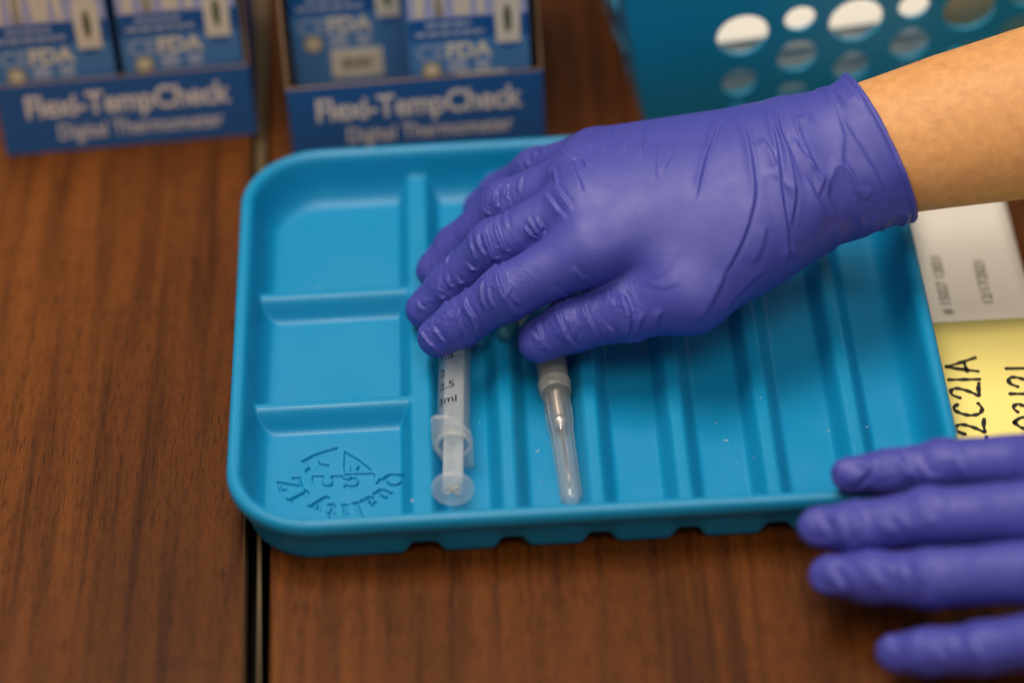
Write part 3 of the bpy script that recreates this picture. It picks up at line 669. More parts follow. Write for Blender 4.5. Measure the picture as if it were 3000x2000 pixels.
# ------------------------------------------------------------------ gloved hands: smooth distance fields meshed in numpy
def nrm(v): v = np.asarray(v, float); return v/np.linalg.norm(v)
def rcone(P, a, b, r1, r2):
    a = np.asarray(a, np.float32); b = np.asarray(b, np.float32); ba = b-a
    l2 = float(ba@ba); rr = r1-r2; a2 = l2-rr*rr; il2 = 1.0/l2
    pa = [P[i]-a[i] for i in range(3)]
    y = pa[0]*ba[0]+pa[1]*ba[1]+pa[2]*ba[2]; z = y-l2
    x2 = (pa[0]*l2-ba[0]*y)**2+(pa[1]*l2-ba[1]*y)**2+(pa[2]*l2-ba[2]*y)**2
    y2 = y*y*l2; z2 = z*z*l2; k_ = math.copysign(1, rr)*rr*rr*x2
    d = (np.sqrt(x2*a2*il2)+y*rr)*il2-r1
    c1 = np.sign(z)*a2*z2 > k_; c2 = np.sign(y)*a2*y2 < k_
    d = np.where(c2, np.sqrt(x2+y2)*il2-r1, d); d = np.where(c1, np.sqrt(x2+z2)*il2-r2, d)
    return d
def smin(a, b, k_):
    h = np.clip(0.5+0.5*(b-a)/k_, 0, 1); return b*(1-h)+a*h-k_*h*(1-h)
def etube(P, stations):
    """elliptic tube: stations (centre, half width, half thickness), width axis, chain of pieces"""
    D_ = None
    for (c0, w0, h0), (c1, w1, h1) in zip(stations, stations[1:]):
        c0, c1 = np.asarray(c0, float), np.asarray(c1, float); ax = c1-c0; L_ = np.linalg.norm(ax); ax /= L_
        e1 = nrm(ETW-ax*(ETW@ax)); e2 = np.cross(ax, e1)
        q_ = [P[i]-c0[i] for i in range(3)]
        t = np.clip((q_[0]*ax[0]+q_[1]*ax[1]+q_[2]*ax[2])/L_, 0, 1)
        o = (q_[0]*ax[0]+q_[1]*ax[1]+q_[2]*ax[2])-t*L_
        u = q_[0]*e1[0]+q_[1]*e1[1]+q_[2]*e1[2]; v = q_[0]*e2[0]+q_[1]*e2[1]+q_[2]*e2[2]
        w_ = w0+(w1-w0)*t; h_ = h0+(h1-h0)*t
        k1 = np.sqrt((u/w_)**2+(v/h_)**2+(o/h_)**2); k2 = np.sqrt((u/w_**2)**2+(v/h_**2)**2+(o/h_**2)**2)+1e-6
        d = k1*(k1-1)/k2
        D_ = d if D_ is None else np.minimum(D_, d)
    return D_
def surface_nets(f, org, h):
    nx, ny, nz = f.shape; sg = f < 0
    c = np.zeros((nx-1, ny-1, nz-1), np.int8)
    for i in (0, 1):
        for j in (0, 1):
            for k_ in (0, 1): c += sg[i:nx-1+i, j:ny-1+j, k_:nz-1+k_]
    act = np.argwhere((c > 0) & (c < 8)); idx = -np.ones(c.shape, np.int64); idx[tuple(act.T)] = np.arange(len(act))
    acc = np.zeros((len(act), 3)); cnt = np.zeros(len(act))
    cor = [(i, j, k_) for i in (0, 1) for j in (0, 1) for k_ in (0, 1)]
    for a in range(8):
        for b in range(a+1, 8):
            d = np.array(cor[b])-np.array(cor[a])
            if abs(d).sum() != 1: continue
            ca, cb = act+cor[a], act+cor[b]
            fa, fb = f[tuple(ca.T)].astype(float), f[tuple(cb.T)].astype(float); m_ = (fa < 0) != (fb < 0)
            t = np.where(m_, fa/(fa-fb+1e-12), 0)
            acc += np.where(m_[:, None], ca+t[:, None]*d, 0); cnt += m_
    V = acc/cnt[:, None]*h+np.asarray(org)
    F = []
    for ax in range(3):
        o = [a for a in range(3) if a != ax]
        sl0 = [slice(None)]*3; sl1 = [slice(None)]*3; sl0[ax] = slice(0, -1); sl1[ax] = slice(1, None)
        s0, s1 = sg[tuple(sl0)], sg[tuple(sl1)]
        e = np.argwhere(s0 != s1)
        e = e[(e[:, o[0]] > 0) & (e[:, o[1]] > 0) & (e[:, o[0]] < f.shape[o[0]]-1) & (e[:, o[1]] < f.shape[o[1]]-1)]
        def cell(d0, d1):
            q_ = e.copy(); q_[:, o[0]] -= d0; q_[:, o[1]] -= d1; return idx[tuple(q_.T)]
        quad = np.stack([cell(1, 1), cell(0, 1), cell(0, 0), cell(1, 0)], 1)
        flip = s0[tuple(e.T)]; flip = ~flip if ax != 1 else flip
        quad[flip] = quad[flip][:, ::-1]
        F.append(quad)
    return V, np.concatenate(F)
def smooth_mesh(V, F, it=2, lam=0.5):
    E_ = np.concatenate([F[:, [0, 1]], F[:, [1, 2]], F[:, [2, 3]], F[:, [3, 0]]])
    deg = np.zeros(len(V)); np.add.at(deg, E_[:, 0], 1); np.add.at(deg, E_[:, 1], 1)
    for i in range(it):
        for lm in (lam, -lam*1.03):
            A = np.zeros_like(V)
            for c_ in range(3):
                A[:, c_] = np.bincount(E_[:, 0], V[E_[:, 1], c_], len(V))+np.bincount(E_[:, 1], V[E_[:, 0], c_], len(V))
            V = V+lm*(A/np.maximum(deg, 1)[:, None]-V)
    return V
def vnormals(V, F):
    n = np.cross(V[F[:, 2]]-V[F[:, 0]], V[F[:, 3]]-V[F[:, 1]]); N = np.zeros_like(V)
    for c_ in range(3):
        for k_ in range(4): N[:, c_] += np.bincount(F[:, k_], n[:, c_], len(V))
    return N/np.maximum(np.linalg.norm(N, axis=1), 1e-9)[:, None]
_rs = np.random.RandomState(7); _tab = _rs.rand(64, 64, 64).astype(np.float32)*2-1
def vnoise(x, y, z):
    def sp(a): i = np.floor(a).astype(int); t = a-i; return i & 63, (i+1) & 63, t*t*t*(t*(t*6-15)+10)
    x0, x1, tx = sp(x); y0, y1, ty = sp(y); z0, z1, tz = sp(z)
    def L_(a, b, t): return a+(b-a)*t
    return L_(L_(L_(_tab[x0, y0, z0], _tab[x1, y0, z0], tx), L_(_tab[x0, y1, z0], _tab[x1, y1, z0], tx), ty),
              L_(L_(_tab[x0, y0, z1], _tab[x1, y0, z1], tx), L_(_tab[x0, y1, z1], _tab[x1, y1, z1], tx), ty), tz)

CR, CU, CF = np.array(rt), np.array(up), np.array(fw)
ETW = np.array([-0.15, 0.85, 0.5])           # width direction of the wrist
# joints: knuckle, middle joint, end joint, tip (centre, radius)
RIGHT = {
 'fingers': {
  'index':  [((28.6, -16.0, 54.2), 11.4), ((-1.6, -21.8, 41.6), 9.4), ((-17.6, -22.2, 29.5), 8.1), ((-25.9, -22.9, 24.3), 6.9)],
  'middle': [((26.0, 1.6, 59.0), 11.2), ((-4.2, -1.3, 45.4), 9.3), ((-20.4, -1.0, 28.4), 8.1), ((-30.0, -2.8, 19.5), 7.0)],
  'ring':   [((28.0, 18.0, 58.4), 10.8), ((0.6, 21.4, 45.0), 9.1), ((-17.2, 22.8, 26.6), 7.9), ((-26.4, 19.4, 18.6), 6.7)],
  'pinky':  [((33.5, 33.0, 55.0), 10.2), ((12.0, 47.4, 39.2), 8.2), ((-0.8, 54.4, 24.6), 7.3), ((-9.2, 55.6, 16.8), 6.3)],
  'thumb':  [((62.0, -30.0, 43), 11.5), ((40.5, -28.8, 37), 10.3), ((20.8, -27.0, 30.4), 9.3), ((9.0, -29.0, 25.0), 7.2)]},
 'palm': [((31, -14.0, 55.0), 12.0, (95, -3, 58), 16.5), ((27, 2.5, 59.2), 12, (98, 7, 60), 17), ((28, 18.5, 58.6), 11.6, (100, 17, 60), 17), ((33.5, 33.0, 55), 10.2, (102, 25, 60), 16),
          ((62.0, -30.0, 43), 11.5, (88, -11, 51), 14.0), ((57, -22, 47), 9.0, (80, -12, 52), 14)],
}
def hand_field(P, H):
    palm = None
    for a, r1, b, r2 in H['palm']:
        d = rcone(P, a, b, r1, r2); palm = d if palm is None else smin(palm, d, 14)
    out = palm
    for nme, ch in H['fingers'].items():
        fd = None
        for (a, r1), (b, r2) in zip(ch, ch[1:]):
            d = rcone(P, a, b, r1, r2); fd = d if fd is None else smin(fd, d, 2.5)
        out = smin(out, smin(palm, fd, 7.5 if nme in ('index', 'thumb') else 3.5), 0.35)
    return out
def grid(lo, hi, h):
    ax = [np.arange(lo[i], hi[i], h, dtype=np.float32) for i in range(3)]
    return [ax[0][:, None, None], ax[1][None, :, None], ax[2][None, None, :]], [len(a) for a in ax]

WR = [((96, 8, 58.5), 24, 19), ((114, 10.5, 62), 23.5, 18.5), ((133, 14.5, 68), 24.6, 19.5), ((156, 14.0, 74), 27.2, 21.5), ((182, 12.6, 80.5), 29.8, 24), ((262, 9, 101), 37, 31), ((430, 0, 140), 44, 39)]
CUFF_C = np.array([131.6, 14.6, 68.0]); CUFF_N = nrm(0.913*CR+0.406*CU+0.05*CF)

lo, hi, hv = (-42, -58, 4), (170, 72, 100), 0.8
P, shp = grid(lo, hi, hv)
fh_ = hand_field(P, RIGHT)
loose = [((94, 7.5, 58.5), 25.0, 20), ((110, 9.8, 61.5), 25.6, 20.4), ((120, 12, 64), 26.6, 21), ((132, 14.6, 68), 28.4, 22), ((150, 15.5, 73), 29, 23)]
gl = smin(fh_, etube(P, loose), 10)
gl = np.maximum(gl, (P[0]-CUFF_C[0])*CUFF_N[0]+(P[1]-CUFF_C[1])*CUFF_N[1]+(P[2]-CUFF_C[2])*CUFF_N[2])
V, F = surface_nets(np.broadcast_to(gl, shp), lo, hv)
V = smooth_mesh(V, F, 3)
capd = (V-CUFF_C)@CUFF_N
F = F[~(capd[F] > -0.9).all(1)]                       # open the cuff

def compact(V, F):
    u, inv = np.unique(F, return_inverse=True); return V[u], inv.reshape(F.shape)
def subdivide(V, F):
    E_ = np.sort(np.concatenate([F[:, [0, 1]], F[:, [1, 2]], F[:, [2, 3]], F[:, [3, 0]]]), 1)
    u, inv = np.unique(E_, axis=0, return_inverse=True); inv = inv.reshape(4, -1)
    n0, n1 = len(V), len(V)+len(u); c = n1+np.arange(len(F))
    V2 = np.concatenate([V, V[u].mean(1), V[F].mean(1)]); e = n0+inv
    F2 = np.concatenate([np.stack([F[:, k_], e[k_], c, e[(k_+3) % 4]], 1) for k_ in range(4)])
    return V2, F2
CREASES = [
 (0.7, 0.9, [(642,-151,710),(651,-117,726),(661,-81,741),(672,-41,753),(684,-1,764),(697,42,774),(713,89,778),(729,138,782),(750,191,781),(771,246,778)]),
 (0.75, 1, [(688,-385,517),(705,-363,535),(722,-342,553),(739,-324,574),(756,-307,595),(773,-289,617),(788,-272,639),(801,-252,660),(814,-230,681),(824,-206,701),(835,-178,718),(842,-149,735),(846,-119,752),(846,-84,765),(845,-49,779),(844,-13,791),(841,25,803),(840,70,808),(834,119,810),(826,175,805),(811,240,787)]),
 (0.8, 1, [(932,-260,440),(937,-272,493),(944,-270,533),(945,-264,572),(947,-253,605),(945,-238,635),(942,-219,662),(939,-199,689),(936,-175,711),(934,-148,732),(932,-121,753),(933,-90,770),(934,-58,786),(933,-24,802),(932,15,813),(929,55,823),(925,102,828),(921,153,830),(920,224,817)]),
 (0.85, 0.9, [(947,-249,613),(955,-230,639),(963,-210,665),(970,-188,690),(977,-164,713),(980,-139,736),(981,-111,756),(978,-82,776),(974,-51,794),(968,-17,808),(959,22,818),(953,63,828),(949,111,833),(952,167,832),(959,240,820)]),
 (0.4, 1.6, [(1149,-103,714),(1148,-83,741),(1148,-59,765),(1150,-32,787),(1155,-3,807),(1161,27,827),(1155,61,843),(1151,101,853),(1144,144,862),(1139,200,861),(1136,279,842),(1127,314,857)]),
 (-0.22, 1.3, [(1123,-132,471),(1155,-123,481),(1181,-124,505),(1206,-126,532),(1232,-125,557),(1253,-127,589),(1271,-124,621),(1284,-119,654),(1288,-111,690),(1274,-98,718),(1259,-82,744),(1244,-63,768),(1228,-43,789),(1213,-19,807),(1198,7,824),(1183,37,837),(1167,70,848),(1152,105,857),(1145,151,862),(1138,202,863)]),
 (0.6, 1.2, [(925,-82,774),(919,-49,789),(912,-15,803),(898,23,811),(885,63,818)]),
 (0.6, 1.2, [(1064,-91,756),(1049,-63,780),(1026,-36,798),(1006,-3,812),(998,40,827)]),
 (0.6, 1.2, [(1108,-166,611),(1085,-165,650),(1064,-156,684),(1045,-141,713),(1034,-119,741),(1015,-96,763)]),
 (0.5, 1.2, [(1053,-149,702),(1072,-114,731),(1090,-78,760)]),
 (0.35, 1.2, [(1222,-117,673),(1205,-103,701),(1188,-88,728),(1173,-68,753),(1160,-46,775)]),
 (0.25, 1.1, [(1192,-100,708),(1211,-117,673),(1232,-117,672),(1252,-103,706)]),
 (0.55, 1.3, [(1128,-159,604),(1114,-154,641),(1101,-146,674),(1092,-132,703),(1096,-109,726),(1101,-86,749)]),
 (0.6, 0.9, [(475,50,748),(481,105,750),(489,174,742),(498,247,730),(511,349,698)]),
 (0.5, 0.9, [(423,103,741),(434,173,735),(447,248,724),(473,339,696)]),
 (0.5, 0.9, [(356,120,733),(365,183,726),(380,253,712),(397,347,679)]),
 (0.5, 0.9, [(309,159,721),(326,247,706),(354,361,668)]),
 (0.3, 1.1, [(530,-25,741),(552,9,751),(573,48,758),(595,89,763),(616,136,764)]),
 (0.3, 1.1, [(513,-54,735),(518,-10,744),(523,39,750),(533,88,755),(543,145,755)]),
 (0.45, 1.2, [(692,-412,421),(718,-398,442),(744,-373,454),(771,-353,470),(796,-339,492),(822,-327,514),(853,-311,525),(883,-299,541)]),
 (0.5, 1.4, [(624,-433,412),(642,-432,451),(662,-418,477),(681,-400,501),(699,-377,521),(717,-352,540),(735,-332,563)]),
 (0.2, 1.8, [(482,-326,530),(512,-319,556),(542,-309,579),(563,-284,601),(584,-260,625)]),
 (0.4, 1.5, [(821,-315,559),(839,-296,589),(857,-277,619),(867,-253,649),(876,-225,676)]),
 (0.5, 0.9, [(107,-354,294),(78,-326,317),(58,-251,305)]),
 (0.6, 0.9, [(132,-360,261),(110,-352,302),(97,-324,329),(95,-273,339)]),
 (0.7, 0.9, [(233,-358,261),(209,-370,307),(186,-362,337),(174,-342,364),(164,-313,383),(154,-264,386)]),
 (0.6, 0.9, [(301,-358,278),(291,-376,339),(276,-366,372),(261,-346,395),(251,-314,410),(242,-272,417)]),
 (0.6, 0.9, [(214,-369,309),(215,-362,348),(209,-343,376),(199,-313,394)]),
 (1, 1.1, [(381,-389,327),(397,-396,379),(404,-386,419),(400,-365,450),(387,-334,469),(362,-296,474)]),
 (0.8, 1, [(439,-364,296),(427,-397,373),(437,-392,413),(456,-383,446)]),
 (0.9, 1.1, [(492,-371,312),(488,-402,389),(496,-404,436),(514,-399,473)]),
 (0.6, 1, [(354,-374,302),(343,-386,363),(323,-372,392)]),
 (0.2, 1.2, [(461,-323,516),(492,-345,525),(523,-362,529),(554,-363,542),(584,-360,556)]),
 (0.6, 0.8, [(-243,-295,238),(-277,-292,265),(-302,-263,283),(-318,-204,283)]),
 (0.6, 0.8, [(-215,-293,237),(-232,-298,286),(-254,-278,308),(-276,-239,315)]),
 (0.6, 0.8, [(-260,-223,336),(-276,-231,320),(-298,-216,300)]),
 (0.7, 0.7, [(-164,-311,306),(-172,-299,344),(-179,-277,373),(-173,-252,398)]),
 (1.1, 0.9, [(-93,-275,273),(-114,-307,347),(-128,-295,387),(-149,-267,409),(-153,-223,423)]),
 (0.7, 0.8, [(-84,-300,418),(-93,-282,448),(-93,-255,471),(-84,-223,489)]),
 (1, 0.9, [(40,-295,380),(15,-315,426),(-5,-311,456),(-21,-295,480),(-31,-271,500),(-35,-237,513),(-36,-186,513)]),
 (0.6, 0.9, [(33,-309,437),(11,-303,469),(-6,-286,493),(-14,-255,512),(-17,-215,524)]),
 (0.6, 0.8, [(-48,-311,429),(-68,-289,465),(-67,-253,494)]),
 (0.7, 0.8, [(-209,-217,378),(-238,-88,301),(-244,-70,334),(-234,-49,363)]),
 (0.7, 0.8, [(-187,-182,382),(-207,-80,353),(-211,-48,389)]),
 (0.6, 0.8, [(-288,-193,307),(-312,-77,251),(-325,-41,270)]),
 (0.6, 0.8, [(-140,-211,432),(-168,-90,366),(-184,-69,397)]),
 (0.7, 0.8, [(-93,-171,465),(-124,-91,426),(-145,-66,447)]),
 (0.4, 1, [(210,-245,408),(170,-289,466),(143,-290,507)]),
 (0.4, 1.1, [(273,-283,507),(238,-285,540),(214,-270,573)]),
 (-0.7, 0.9, [(285,57,726),(271,112,723),(237,135,714)]),
 (0.6, 0.8, [(236,144,713),(214,200,694),(196,401,563)]),
 (0.6, 0.9, [(272,-56,706),(260,-8,717),(246,49,721),(238,120,716)]),
 (0.7, 0.8, [(188,16,690),(181,72,687),(178,143,674)]),
 (0.65, 1, [(208,-135,662),(182,-74,652),(160,-31,661),(139,33,656)]),
 (0.6, 1, [(228,-106,677),(211,-64,681),(193,-24,688),(176,31,683)]),
 (0.65, 0.9, [(123,-129,578),(124,-83,591),(104,-54,615)]),
 (0.8, 0.8, [(108,-128,566),(82,-86,566),(62,-63,589)]),
 (0.6, 0.8, [(113,-94,558),(94,-76,589),(76,-43,608)]),
 (0.6, 0.8, [(7,-59,566),(1,-18,578),(8,47,572)]),
 (0.8, 0.8, [(9,-152,524),(-10,-96,515),(-23,-75,540),(-31,-42,557),(-31,7,562)]),
 (1.1, 0.8, [(-37,-187,512),(-48,-105,487),(-60,-88,517),(-71,-60,538),(-77,-15,547)]),
 (0.8, 0.8, [(-70,-103,484),(-92,-74,513),(-99,-26,533)]),
 (0.5, 0.8, [(-103,-95,459),(-117,-73,488),(-121,-39,509)]),
 (0.5, 0.8, [(50,146,558),(59,176,578),(73,214,588)]),
 (0.9, 0.8, [(-20,35,559),(-31,156,520),(-28,206,541)]),
 (0.7, 0.8, [(15,52,576),(5,166,544),(20,216,562)]),
 (0.6, 0.8, [(-44,27,551),(-66,151,477),(-81,183,484)]),
 (0.4, 0.9, [(154,121,644),(164,136,661),(175,160,669)]),
 (0.5, 0.8, [(123,417,499),(120,448,498),(116,501,480)]),
 (0.5, 0.8, [(153,401,530),(149,438,520),(146,479,507)]),
 (0.6, 0.8, [(109,219,607),(91,427,471),(75,473,467)]),
 (0.5, 0.8, [(61,267,576),(60,447,453),(58,467,456)]),
 (0.6, 1, [(-219,-26,388),(-207,9,403),(-184,24,428)])]
CREASES2 = [
 (0.9, 1.2, [(1057,-1124,292),(1081,-1123,321),(1106,-1116,343),(1130,-1099,360),(1155,-1079,374)]),
 (0.9, 1.3, [(1268,-1159,341),(1249,-1139,371),(1227,-1110,386),(1206,-1068,386)]),
 (0.8, 1.3, [(1318,-1247,417),(1304,-1162,369),(1282,-1136,386),(1262,-1104,398)]),
 (0.6, 1.4, [(1406,-1192,387),(1402,-1175,416),(1393,-1150,433),(1381,-1114,437)]),
 (0.8, 1.2, [(1026,-1377,282),(1020,-1367,318),(1015,-1348,344),(1008,-1314,355),(1003,-1268,354)]),
 (0.9, 1.2, [(1112,-1385,291),(1087,-1378,326),(1066,-1359,351),(1058,-1326,368),(1051,-1277,370)]),
 (0.9, 1.2, [(1181,-1391,331),(1157,-1377,354),(1135,-1356,369),(1122,-1327,383),(1112,-1277,377)]),
 (0.8, 1.2, [(1229,-1395,355),(1209,-1378,373),(1192,-1356,388),(1186,-1324,399),(1183,-1277,395)]),
 (0.6, 1.3, [(1291,-1402,388),(1271,-1376,407),(1261,-1342,424),(1262,-1287,422)]),
 (0.5, 1.2, [(984,-1354,301),(963,-1335,315),(947,-1312,330),(936,-1277,336)]),
 (0.9, 1.2, [(1011,-1518,216),(990,-1506,244),(971,-1483,259),(962,-1456,276),(956,-1409,273)]),
 (0.9, 1.2, [(1116,-1563,280),(1099,-1538,300),(1082,-1504,310),(1058,-1469,309),(1036,-1423,298)]),
 (0.8, 1.2, [(1182,-1585,322),(1175,-1558,341),(1169,-1516,345),(1166,-1461,334)]),
 (0.6, 1.3, [(1231,-1614,333),(1236,-1593,364),(1236,-1559,380),(1234,-1505,374)]),
 (0.6, 1.2, [(1148,-1552,321),(1137,-1521,334),(1117,-1484,330),(1093,-1444,314)]),
 (0.8, 1.2, [(1252,-1813,209),(1246,-1794,236),(1237,-1765,249),(1218,-1732,249)]),
 (0.7, 1.2, [(1370,-1852,258),(1358,-1826,282),(1347,-1790,292),(1340,-1733,280)]),
 (0.6, 1.2, [(1307,-1826,235),(1301,-1805,258),(1292,-1776,268),(1282,-1733,261)])]

def finger_folds(V, H, amp):
    """fold height per vertex from the chain of bones it lies on: rings and slanting folds, most at the joints"""
    best = np.full(len(V), 1e9); T_ = np.zeros(len(V)); D3 = np.zeros((len(V), 3)); JW = np.zeros(len(V)); SD = np.zeros(len(V))
    for fi, (nme, ch) in enumerate(H['fingers'].items()):
        cum = 0.0; js = []
        segs = []
        for (a, r1), (b, r2) in zip(ch, ch[1:]):
            a, b = np.array(a, float), np.array(b, float); L_ = np.linalg.norm(b-a); segs.append((a, b, r1, r2, L_, cum)); cum += L_; js.append(cum)
        for (a, b, r1, r2, L_, c0) in segs:
            t = ((V-a)@(b-a))/L_; tc = np.clip(t, 0, L_); p = a+(b-a)*(tc/L_)[:, None]; dv = V-p; d = np.linalg.norm(dv, axis=1)
            k_ = d-(r1+(r2-r1)*tc/L_); m_ = k_ < best
            best[m_] = k_[m_]; T_[m_] = (c0+t)[m_]; D3[m_] = (dv/np.maximum(d, 1e-6)[:, None])[m_]; SD[m_] = fi*17.3
            w_ = sum(np.exp(-((c0+t-j)/7.0)**2) for j in js[:-1])+0.8*np.exp(-((c0+t-cum)/6.0)**2)
            JW[m_] = w_[m_]
    fade = np.clip((T_-9)/12, 0, 1)*np.clip((2.5-best)/2.0, 0, 1)
    warp = 1.6*vnoise(T_*0.12+SD, D3[:, 1]*1.2+5, D3[:, 2]*1.2)
    n1 = vnoise(T_*0.30+warp+SD, D3[:, 1]*1.1+SD, D3[:, 2]*1.1+D3[:, 0]*0.6)
    n2 = vnoise(T_*0.62+warp*1.3+SD*2, D3[:, 1]*1.9+9, D3[:, 2]*1.9+SD)
    r1_ = 1-np.minimum(np.abs(n1)*3.0, 1); r2_ = 1-np.minimum(np.abs(n2)*2.6, 1)
    n3 = vnoise(T_*1.25+warp*2+SD, D3[:, 1]*2.6+3, D3[:, 2]*2.6+SD)
    return fade*(amp*(0.30+0.9*np.minimum(JW, 1))*(0.8*r1_**2.6+0.6*r2_**3.0+0.16*n3-0.30)+0.35*(np.minimum(JW, 1)-0.5))
def crease_disp(V, N, CREASES):
    D_ = np.zeros(len(V))
    for h, w_, pts in CREASES:
        w_ *= 0.72; h *= 1.12
        P_ = np.array(pts, float)/10.0; L_ = np.r_[0, np.cumsum(np.linalg.norm(np.diff(P_, axis=0), axis=1))]
        lo_, hi_ = P_.min(0)-6*w_, P_.max(0)+6*w_
        ii = np.where(((V > lo_) & (V < hi_)).all(1))[0]
        if not len(ii): continue
        Q = V[ii]; bd_ = np.full(len(ii), 1e9); sg_ = np.zeros(len(ii)); tt = np.zeros(len(ii))
        for a, b, l0 in zip(P_, P_[1:], L_):
            ba = b-a; l = np.linalg.norm(ba)+1e-9; t = np.clip((Q-a)@ba/l/l, 0, 1); dv = Q-a-t[:, None]*ba; d = np.linalg.norm(dv, axis=1)
            m_ = d < bd_; side = np.einsum('ij,ij->i', np.cross(np.broadcast_to(ba/l, N[ii].shape), N[ii]), dv)
            bd_[m_] = d[m_]; sg_[m_] = np.sign(side[m_]); tt[m_] = (l0+t*l)[m_]
        s_ = bd_*sg_; env = np.clip(tt/(0.22*L_[-1]+0.5), 0, 1)*np.clip((L_[-1]-tt)/(0.22*L_[-1]+0.5), 0, 1); env = env*env*(3-2*env)
        ge = 2.9 if w_ > 0.63 else 1.8
        prof = np.where(s_ < 0, np.exp(-(np.abs(s_)/(ge*w_))**1.5), np.exp(-(s_/(0.75*w_))**2))-0.25*np.exp(-((s_-1.9*w_)/(1.1*w_))**2)
        D_[ii] += h*env*prof
    return D_
V, F = compact(V, F)
def even_edge(V, F, it=14):
    """smooth the open border of a mesh along itself"""
    E_ = np.concatenate([F[:, [0, 1]], F[:, [1, 2]], F[:, [2, 3]], F[:, [3, 0]]]); k_ = np.sort(E_, 1)
    u, c = np.unique(k_, axis=0, return_counts=True); b = u[c == 1]; V = V.copy()
    for _ in range(it):
        A = np.zeros_like(V); n = np.zeros(len(V))
        for i, j in ((0, 1), (1, 0)): np.add.at(A, b[:, i], V[b[:, j]]); np.add.at(n, b[:, i], 1)
        m_ = n > 0; V[m_] = 0.5*V[m_]+0.5*A[m_]/n[m_][:, None]
    return V
V = even_edge(V, F)
V, F = subdivide(V, F); V = smooth_mesh(V, F, 1, 0.4); N = vnormals(V, F)
disp = finger_folds(V, RIGHT, 0.30)
px_ = np.clip((V[:, 0]-78)/25, 0, 1)
wn = vnoise(V[:, 0]*0.16+0.05*V[:, 1], V[:, 1]*0.05+3, V[:, 2]*0.06)
disp += px_*0.75*(1-np.minimum(np.abs(wn)*2.4, 1))**1.4
disp += 0.08*vnoise(V[:, 0]*0.2, V[:, 1]*0.12, V[:, 2]*0.12)
disp += crease_disp(V, N, CREASES)
disp -= 1.5*np.exp(-(((V-np.array([29.0, -17.0, 64.5]))**2).sum(1))/90.0)
cd_ = (V-CUFF_C)@CUFF_N
disp += 0.5*np.exp(-((cd_+1.4)/0.9)**2)             # rolled bead at the cuff
V = V+N*disp[:, None]
# --- skin under the glove and the bare forearm
lo2, hi2, h2 = (-42, -58, 4), (424, 76, 196), 1.7
P2, shp2 = grid(lo2, hi2, h2)
bd = np.maximum(smin(hand_field(P2, RIGHT)+2.2, etube(P2, WR), 10), P2[0]-418)
VB, FB = surface_nets(np.broadcast_to(bd, shp2), lo2, h2); VB = smooth_mesh(VB, FB, 4)
hand = mesh_np('hand', VB, FB, MAT['skin'], label='bare forearm ending in a purple gloved hand that reaches over the tray', cat='hand')
g = mesh_np('glove', V, F, MAT['glove'], hand)
# fine dark hair on the forearm
NB = vnormals(VB, FB); rh = np.random.RandomState(3); mb = MB()
cand = np.where((VB[:, 0] > 140) & (VB[:, 0] < 215) & (NB[:, 2] > -0.25) & ((VB-np.array(cpos))@np.array(fw) < 1e9))[0]
for i in rh.choice(cand, 220, replace=False):
    p, n = VB[i], NB[i]; t = np.array([-1.0, 0.15, -0.2])+rh.randn(3)*0.35; t = nrm(t-n*(t@n)); L_ = rh.uniform(2.5, 6.0)
    mb.tube([tuple(p-n*0.1), tuple(p+t*L_*.4+n*L_*.22), tuple(p+t*L_+n*L_*.34)], [0.026, 0.022, 0.010], 3, caps=False)
mb.build('arm_hair', mat('arm_hair', (0.14, 0.065, 0.025), 0.5), hand, kind='stuff')
so = g.modifiers.new('t', 'SOLIDIFY'); so.thickness = 0.45*S; so.offset = -1

# --- the other hand, resting on the near right corner of the tray
LEFT = {'fingers': {
  'index':  [((172, -121, 45), 10.0), ((136.7, -109.6, 34.5), 8.0), ((119.6, -107.6, 30.6), 7.3), ((106.1, -106.7, 29.6), 5.6)],
  'middle': [((170, -145, 47), 10.8), ((128.2, -131.1, 33.0), 9.3), ((105.8, -129.6, 28.5), 8.2), ((94.1, -126.9, 27.0), 6.5)],
  'ring':   [((170, -168, 45), 10.5), ((126.5, -153.6, 29.0), 9.0), ((108.7, -146.3, 23.0), 8.0), ((96.2, -142.7, 21.0), 6.5)],
  'pinky':  [((172, -188, 39), 9.8), ((139.5, -177.5, 22.0), 8.2), ((122.9, -173.6, 17.0), 7.2), ((113.1, -170.0, 14.0), 5.4)],
  'thumb':  [((222, -116, 48), 12), ((207, -104, 40), 10.5), ((196, -94, 33), 9.0), ((188, -86, 27), 7.4)]},
 'palm': [((172, -121, 45), 10.0, (238, -140, 58), 17), ((170, -145, 47), 10.8, (240, -150, 60), 18), ((170, -168, 45), 10.5, (242, -160, 59), 17), ((172, -188, 39), 9.8, (242, -168, 55), 16), ((222, -116, 48), 12, (236, -136, 54), 15)]}
lo3, hi3 = (80, -206, 4), (310, -70, 96)
P3, shp3 = grid(lo3, hi3, 0.95)
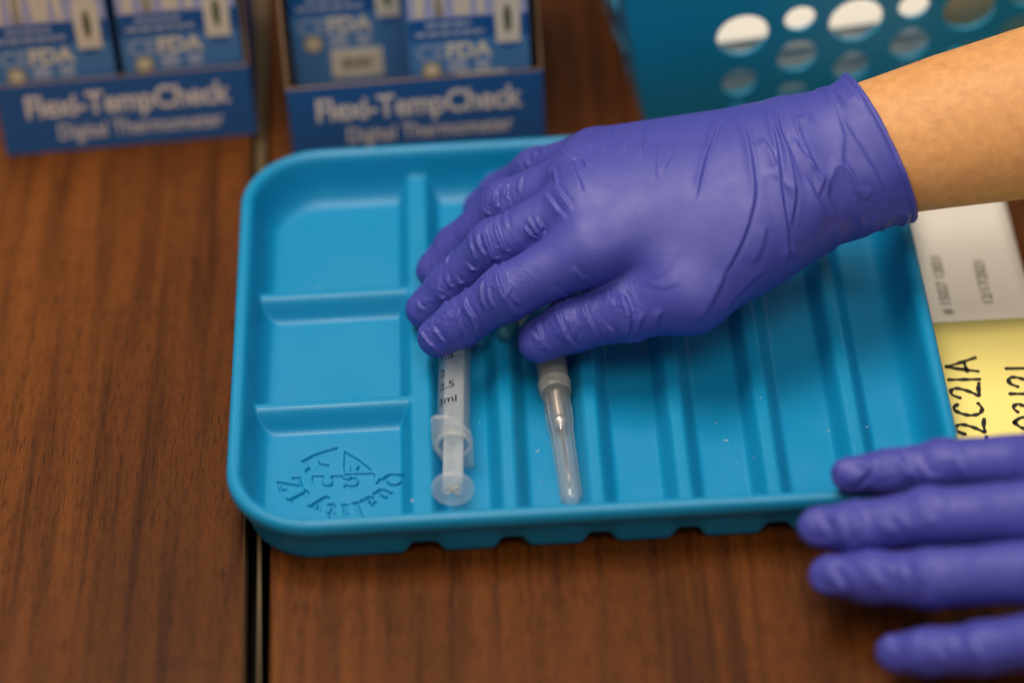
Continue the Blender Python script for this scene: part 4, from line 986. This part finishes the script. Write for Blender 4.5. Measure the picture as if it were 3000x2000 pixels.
arm3 = [((240, -152, 58), 26, 19.5), ((262, -151, 62), 27, 20), ((300, -150, 70), 28.5, 22), ((340, -148, 78), 32, 26), ((430, -144, 98), 38, 32)]
ETW = np.array([0.0, 1.0, 0.0])
f3 = smin(hand_field(P3, LEFT), etube(P3, arm3), 10)
f3 = np.maximum(f3, P3[0]-286.0)
V3, F3 = surface_nets(np.broadcast_to(f3, shp3), lo3, 0.95); V3 = smooth_mesh(V3, F3, 3)
F3 = F3[~(V3[F3][:, :, 0] > 285.0).all(1)]; V3, F3 = compact(V3, F3)
N3 = vnormals(V3, F3)
nails = crease_disp(V3, N3, CREASES2)
for nme, ch in LEFT['fingers'].items():
    tip, r_ = np.array(ch[-1][0], float), ch[-1][1]; ax = nrm(tip-np.array(ch[-2][0], float)); dz_ = -CF-ax*(-CF@ax); dz_ = nrm(dz_); lt = np.cross(ax, dz_)
    q_ = V3-(tip+dz_*r_*0.9-ax*1.0); e_ = np.sqrt(((q_@ax)/6.5)**2+((q_@lt)/4.6)**2); up_ = (q_@dz_) > -4
    nails += np.where(up_, -0.55*np.clip((1-e_)/0.35, 0, 1)+0.25*np.exp(-((e_-1.08)/0.14)**2), 0)
V3 = V3+N3*(nails+finger_folds(V3, LEFT, 0.45)+0.3*vnoise(V3[:, 0]*.15, V3[:, 1]*.1, V3[:, 2]*.1))[:, None]
P4, shp4 = grid((80, -210, 4), (424, -70, 142), 2.1)
b4 = np.maximum(smin(hand_field(P4, LEFT)+2.0, etube(P4, [(c_, w_-2, h_-2) for c_, w_, h_ in arm3]), 10), P4[0]-418)
VB, FB = surface_nets(np.broadcast_to(b4, shp4), (80, -210, 4), 2.1); VB = smooth_mesh(VB, FB, 4)
hand2 = mesh_np('hand', VB, FB, MAT['skin'], label='second purple gloved hand resting on the near right corner of the tray', cat='hand')
g2 = mesh_np('glove', V3, F3, MAT['glove'], hand2)
so = g2.modifiers.new('t', 'SOLIDIFY'); so.thickness = 0.45*S; so.offset = -1
